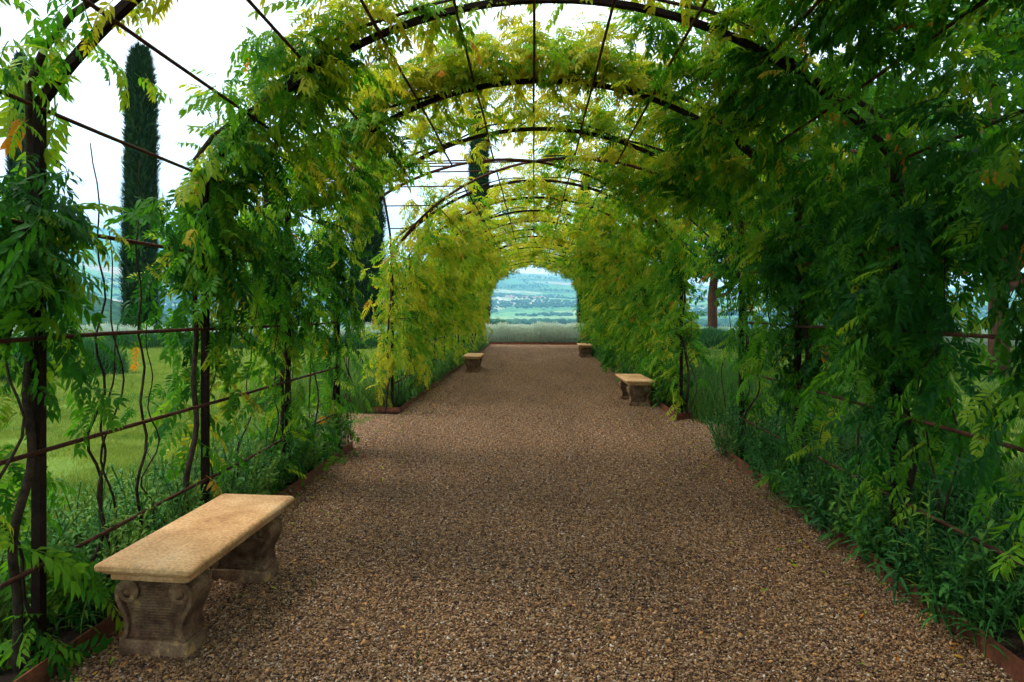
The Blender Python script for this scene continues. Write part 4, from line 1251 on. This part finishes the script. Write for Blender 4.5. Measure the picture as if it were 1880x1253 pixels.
# ------------------------------------------------------------------ far country
def blob_protos():
    out = []
    for k in range(4):
        n = 60
        b = MB(); rings = []
        for i in range(7):
            t = -0.9 + 2.47 * i / 6
            rings.append([((0.5 + 0.16 * random.random()) * max(math.cos(t), 0.05) * math.cos(q), (0.5 + 0.16 * random.random()) * max(math.cos(t), 0.05) * math.sin(q), 0.5 + 0.5 * math.sin(t) + 0.05 * random.random()) for q in np.linspace(0, 2 * math.pi, 10, endpoint=False)])
        b.rings(rings)
        out.append(proto('far_tree_source', b.mesh('far_tree_source', False), M['wood_tree']))
    return out
BLOB = blob_protos()
def woods():
    n = 90000
    phi = np.radians(rng.uniform(-48, 42, n)); r = 130 * (5600 / 130) ** rng.random(n)
    x, y = r * np.sin(phi), r * np.cos(phi)                     # in units of TS metres
    m = fbm(x / 420.0 + 7, y / 300.0 + 2, 31)
    thr = np.interp(r, [130, 700, 900, 1150, 1300, 1600, 1750, 2400, 2700, 4000, 5600], [0.9, 0.75, 0.44, 0.44, 0.68, 0.66, 0.42, 0.46, 0.57, 0.60, 0.60])
    left = (np.degrees(phi) < -26) & (r > 200) & (r < 560)
    k = (m > thr) | (left & (m > 0.40))
    k &= rng.random(n) < np.interp(r, [130, 600, 2000, 5600], [0.35, 0.6, 1, 1])
    x, y = x[k] * TS, y[k] * TS
    pe, re_ = np.radians(rng.uniform(-52, -29, 5000)), rng.uniform(170, 545, 5000) * TS        # the wooded slope on the left
    ke = fbm(re_ * np.sin(pe) / 90, re_ * np.cos(pe) / 90, 44) > 0.37
    x, y = np.concatenate([x, (re_ * np.sin(pe))[ke]]), np.concatenate([y, (re_ * np.cos(pe))[ke]]); n = len(x)
    hgt = rng.uniform(8, 17, n)
    p = np.stack([x, y, th(x, y) - 0.6], 1)
    rot = np.zeros((n, 3)); rot[:, 2] = rng.uniform(0, 6.28, n)
    s = np.stack([hgt * rng.uniform(1.0, 1.5, n), hgt * rng.uniform(1.0, 1.5, n), hgt], 1)
    tag(scatter('woodland', 'blob', BLOB, p, rot, s, np.clip(rng.normal(0.4, 0.2, n), 0, 1)), 'dark woods and tree lines scattered over the valley', 'woodland')
woods()

def farmhouse(px, r, L, W, H, rz, label):
    L, W, H, r = L * 1.5, W * 1.5, H * 1.5, r * TS
    d = at(px, PY0, r); z = float(th(d.x, d.y))
    root = empty('farmhouse', (d.x, d.y, z - 0.5), rz)
    b = MB(); b.box((0, 0, H / 2), (L / 2, W / 2, H / 2)); b.build('wall', M['wall'], root)
    b = MB(); e = 0.6
    b.add([(-L / 2 - e, -W / 2 - e, H - .1), (L / 2 + e, -W / 2 - e, H - .1), (L / 2 + e, W / 2 + e, H - .1), (-L / 2 - e, W / 2 + e, H - .1), (-L / 2 - e, 0, H + W * .28), (L / 2 + e, 0, H + W * .28)],
          [(0, 1, 5, 4), (2, 3, 4, 5), (0, 4, 3), (1, 2, 5), (0, 3, 2, 1)])
    rf = b.build('roof', M['roof'], root)
    b = MB(); b.box((L * .25, W * .12, H + W * .28), (.6, .6, 1.2)); b.build('chimney', M['wall'], rf)
    k = max(2, int(L / 6))
    for i in range(k):
        b = MB(); b.box((-L / 2 + L * (i + .5) / k, -W / 2 - 0.02, H * .55), (.7, .08, .9)); b.build('window', M['window'], root)
    tag(root, label, 'house', 'farmhouses on the far hillside')
farmhouse(936, 2750, 44, 12, 8, 0.15, 'long pinkish farmhouse on the hillside, left in the tunnel opening')
farmhouse(963, 2720, 36, 12, 7, -0.1, 'pale farmhouse in the middle of the far hillside row')
farmhouse(988, 2700, 60, 14, 6, -0.05, 'long pale barn at the right of the far hillside row')
farmhouse(1326, 1750, 30, 12, 7, 0.3, 'pinkish farmhouse in the valley right of the reddish trunk')
farmhouse(193, 700, 17, 8, 5, 0.4, 'small pink house on the hilltop left of the tall cypress')

# pale country road climbing the far hill
def road():
    ctl = [(905, 2050), (911, 2350), (920, 2600), (912, 2800), (922, 3000), (960, 3300), (1000, 3450)]
    pts = []
    for (a, b_) in zip(ctl[:-1], ctl[1:]):
        for t in np.linspace(0, 1, 10, endpoint=False):
            d = at(a[0] + (b_[0] - a[0]) * t, PY0, TS * (a[1] + (b_[1] - a[1]) * t)); pts.append(d)
    v, f = [], []
    for i, p in enumerate(pts):
        q = pts[min(i + 1, len(pts) - 1)] - pts[max(i - 1, 0)]
        nrm = Vector((-q.y, q.x, 0)).normalized() * 8
        for s in (-1, 0, 1):
            e = p + nrm * s; v.append((e.x, e.y, float(th(e.x, e.y)) + 3.5))
    for i in range(len(pts) - 1):
        for k in (0, 1): f.append((i * 3 + k, i * 3 + k + 1, i * 3 + k + 4, i * 3 + k + 3))
    o = link('country_road', mesh_np('country_road', np.array(v), np.array(f)), None, M['road']); tag(o, kind='structure')
road()

# ------------------------------------------------------------------ haze
def haze():
    m, nt, out = new_mat('haze')
    v = nt.nodes.new('ShaderNodeVolumePrincipled')
    v.inputs['Color'].default_value = (0.31, 0.69, 1.0, 1)
    v.inputs['Density'].default_value = 0.95e-4
    v.inputs['Anisotropy'].default_value = 0.1
    nt.links.new(v.outputs[0], out.inputs['Volume'])
    b = MB(); b.box((0, 0, 800), (14200, 14200, 1000))
    o = b.build('haze', m); tag(o, 'thin blue haze over the valley', 'haze', kind='stuff')
haze()
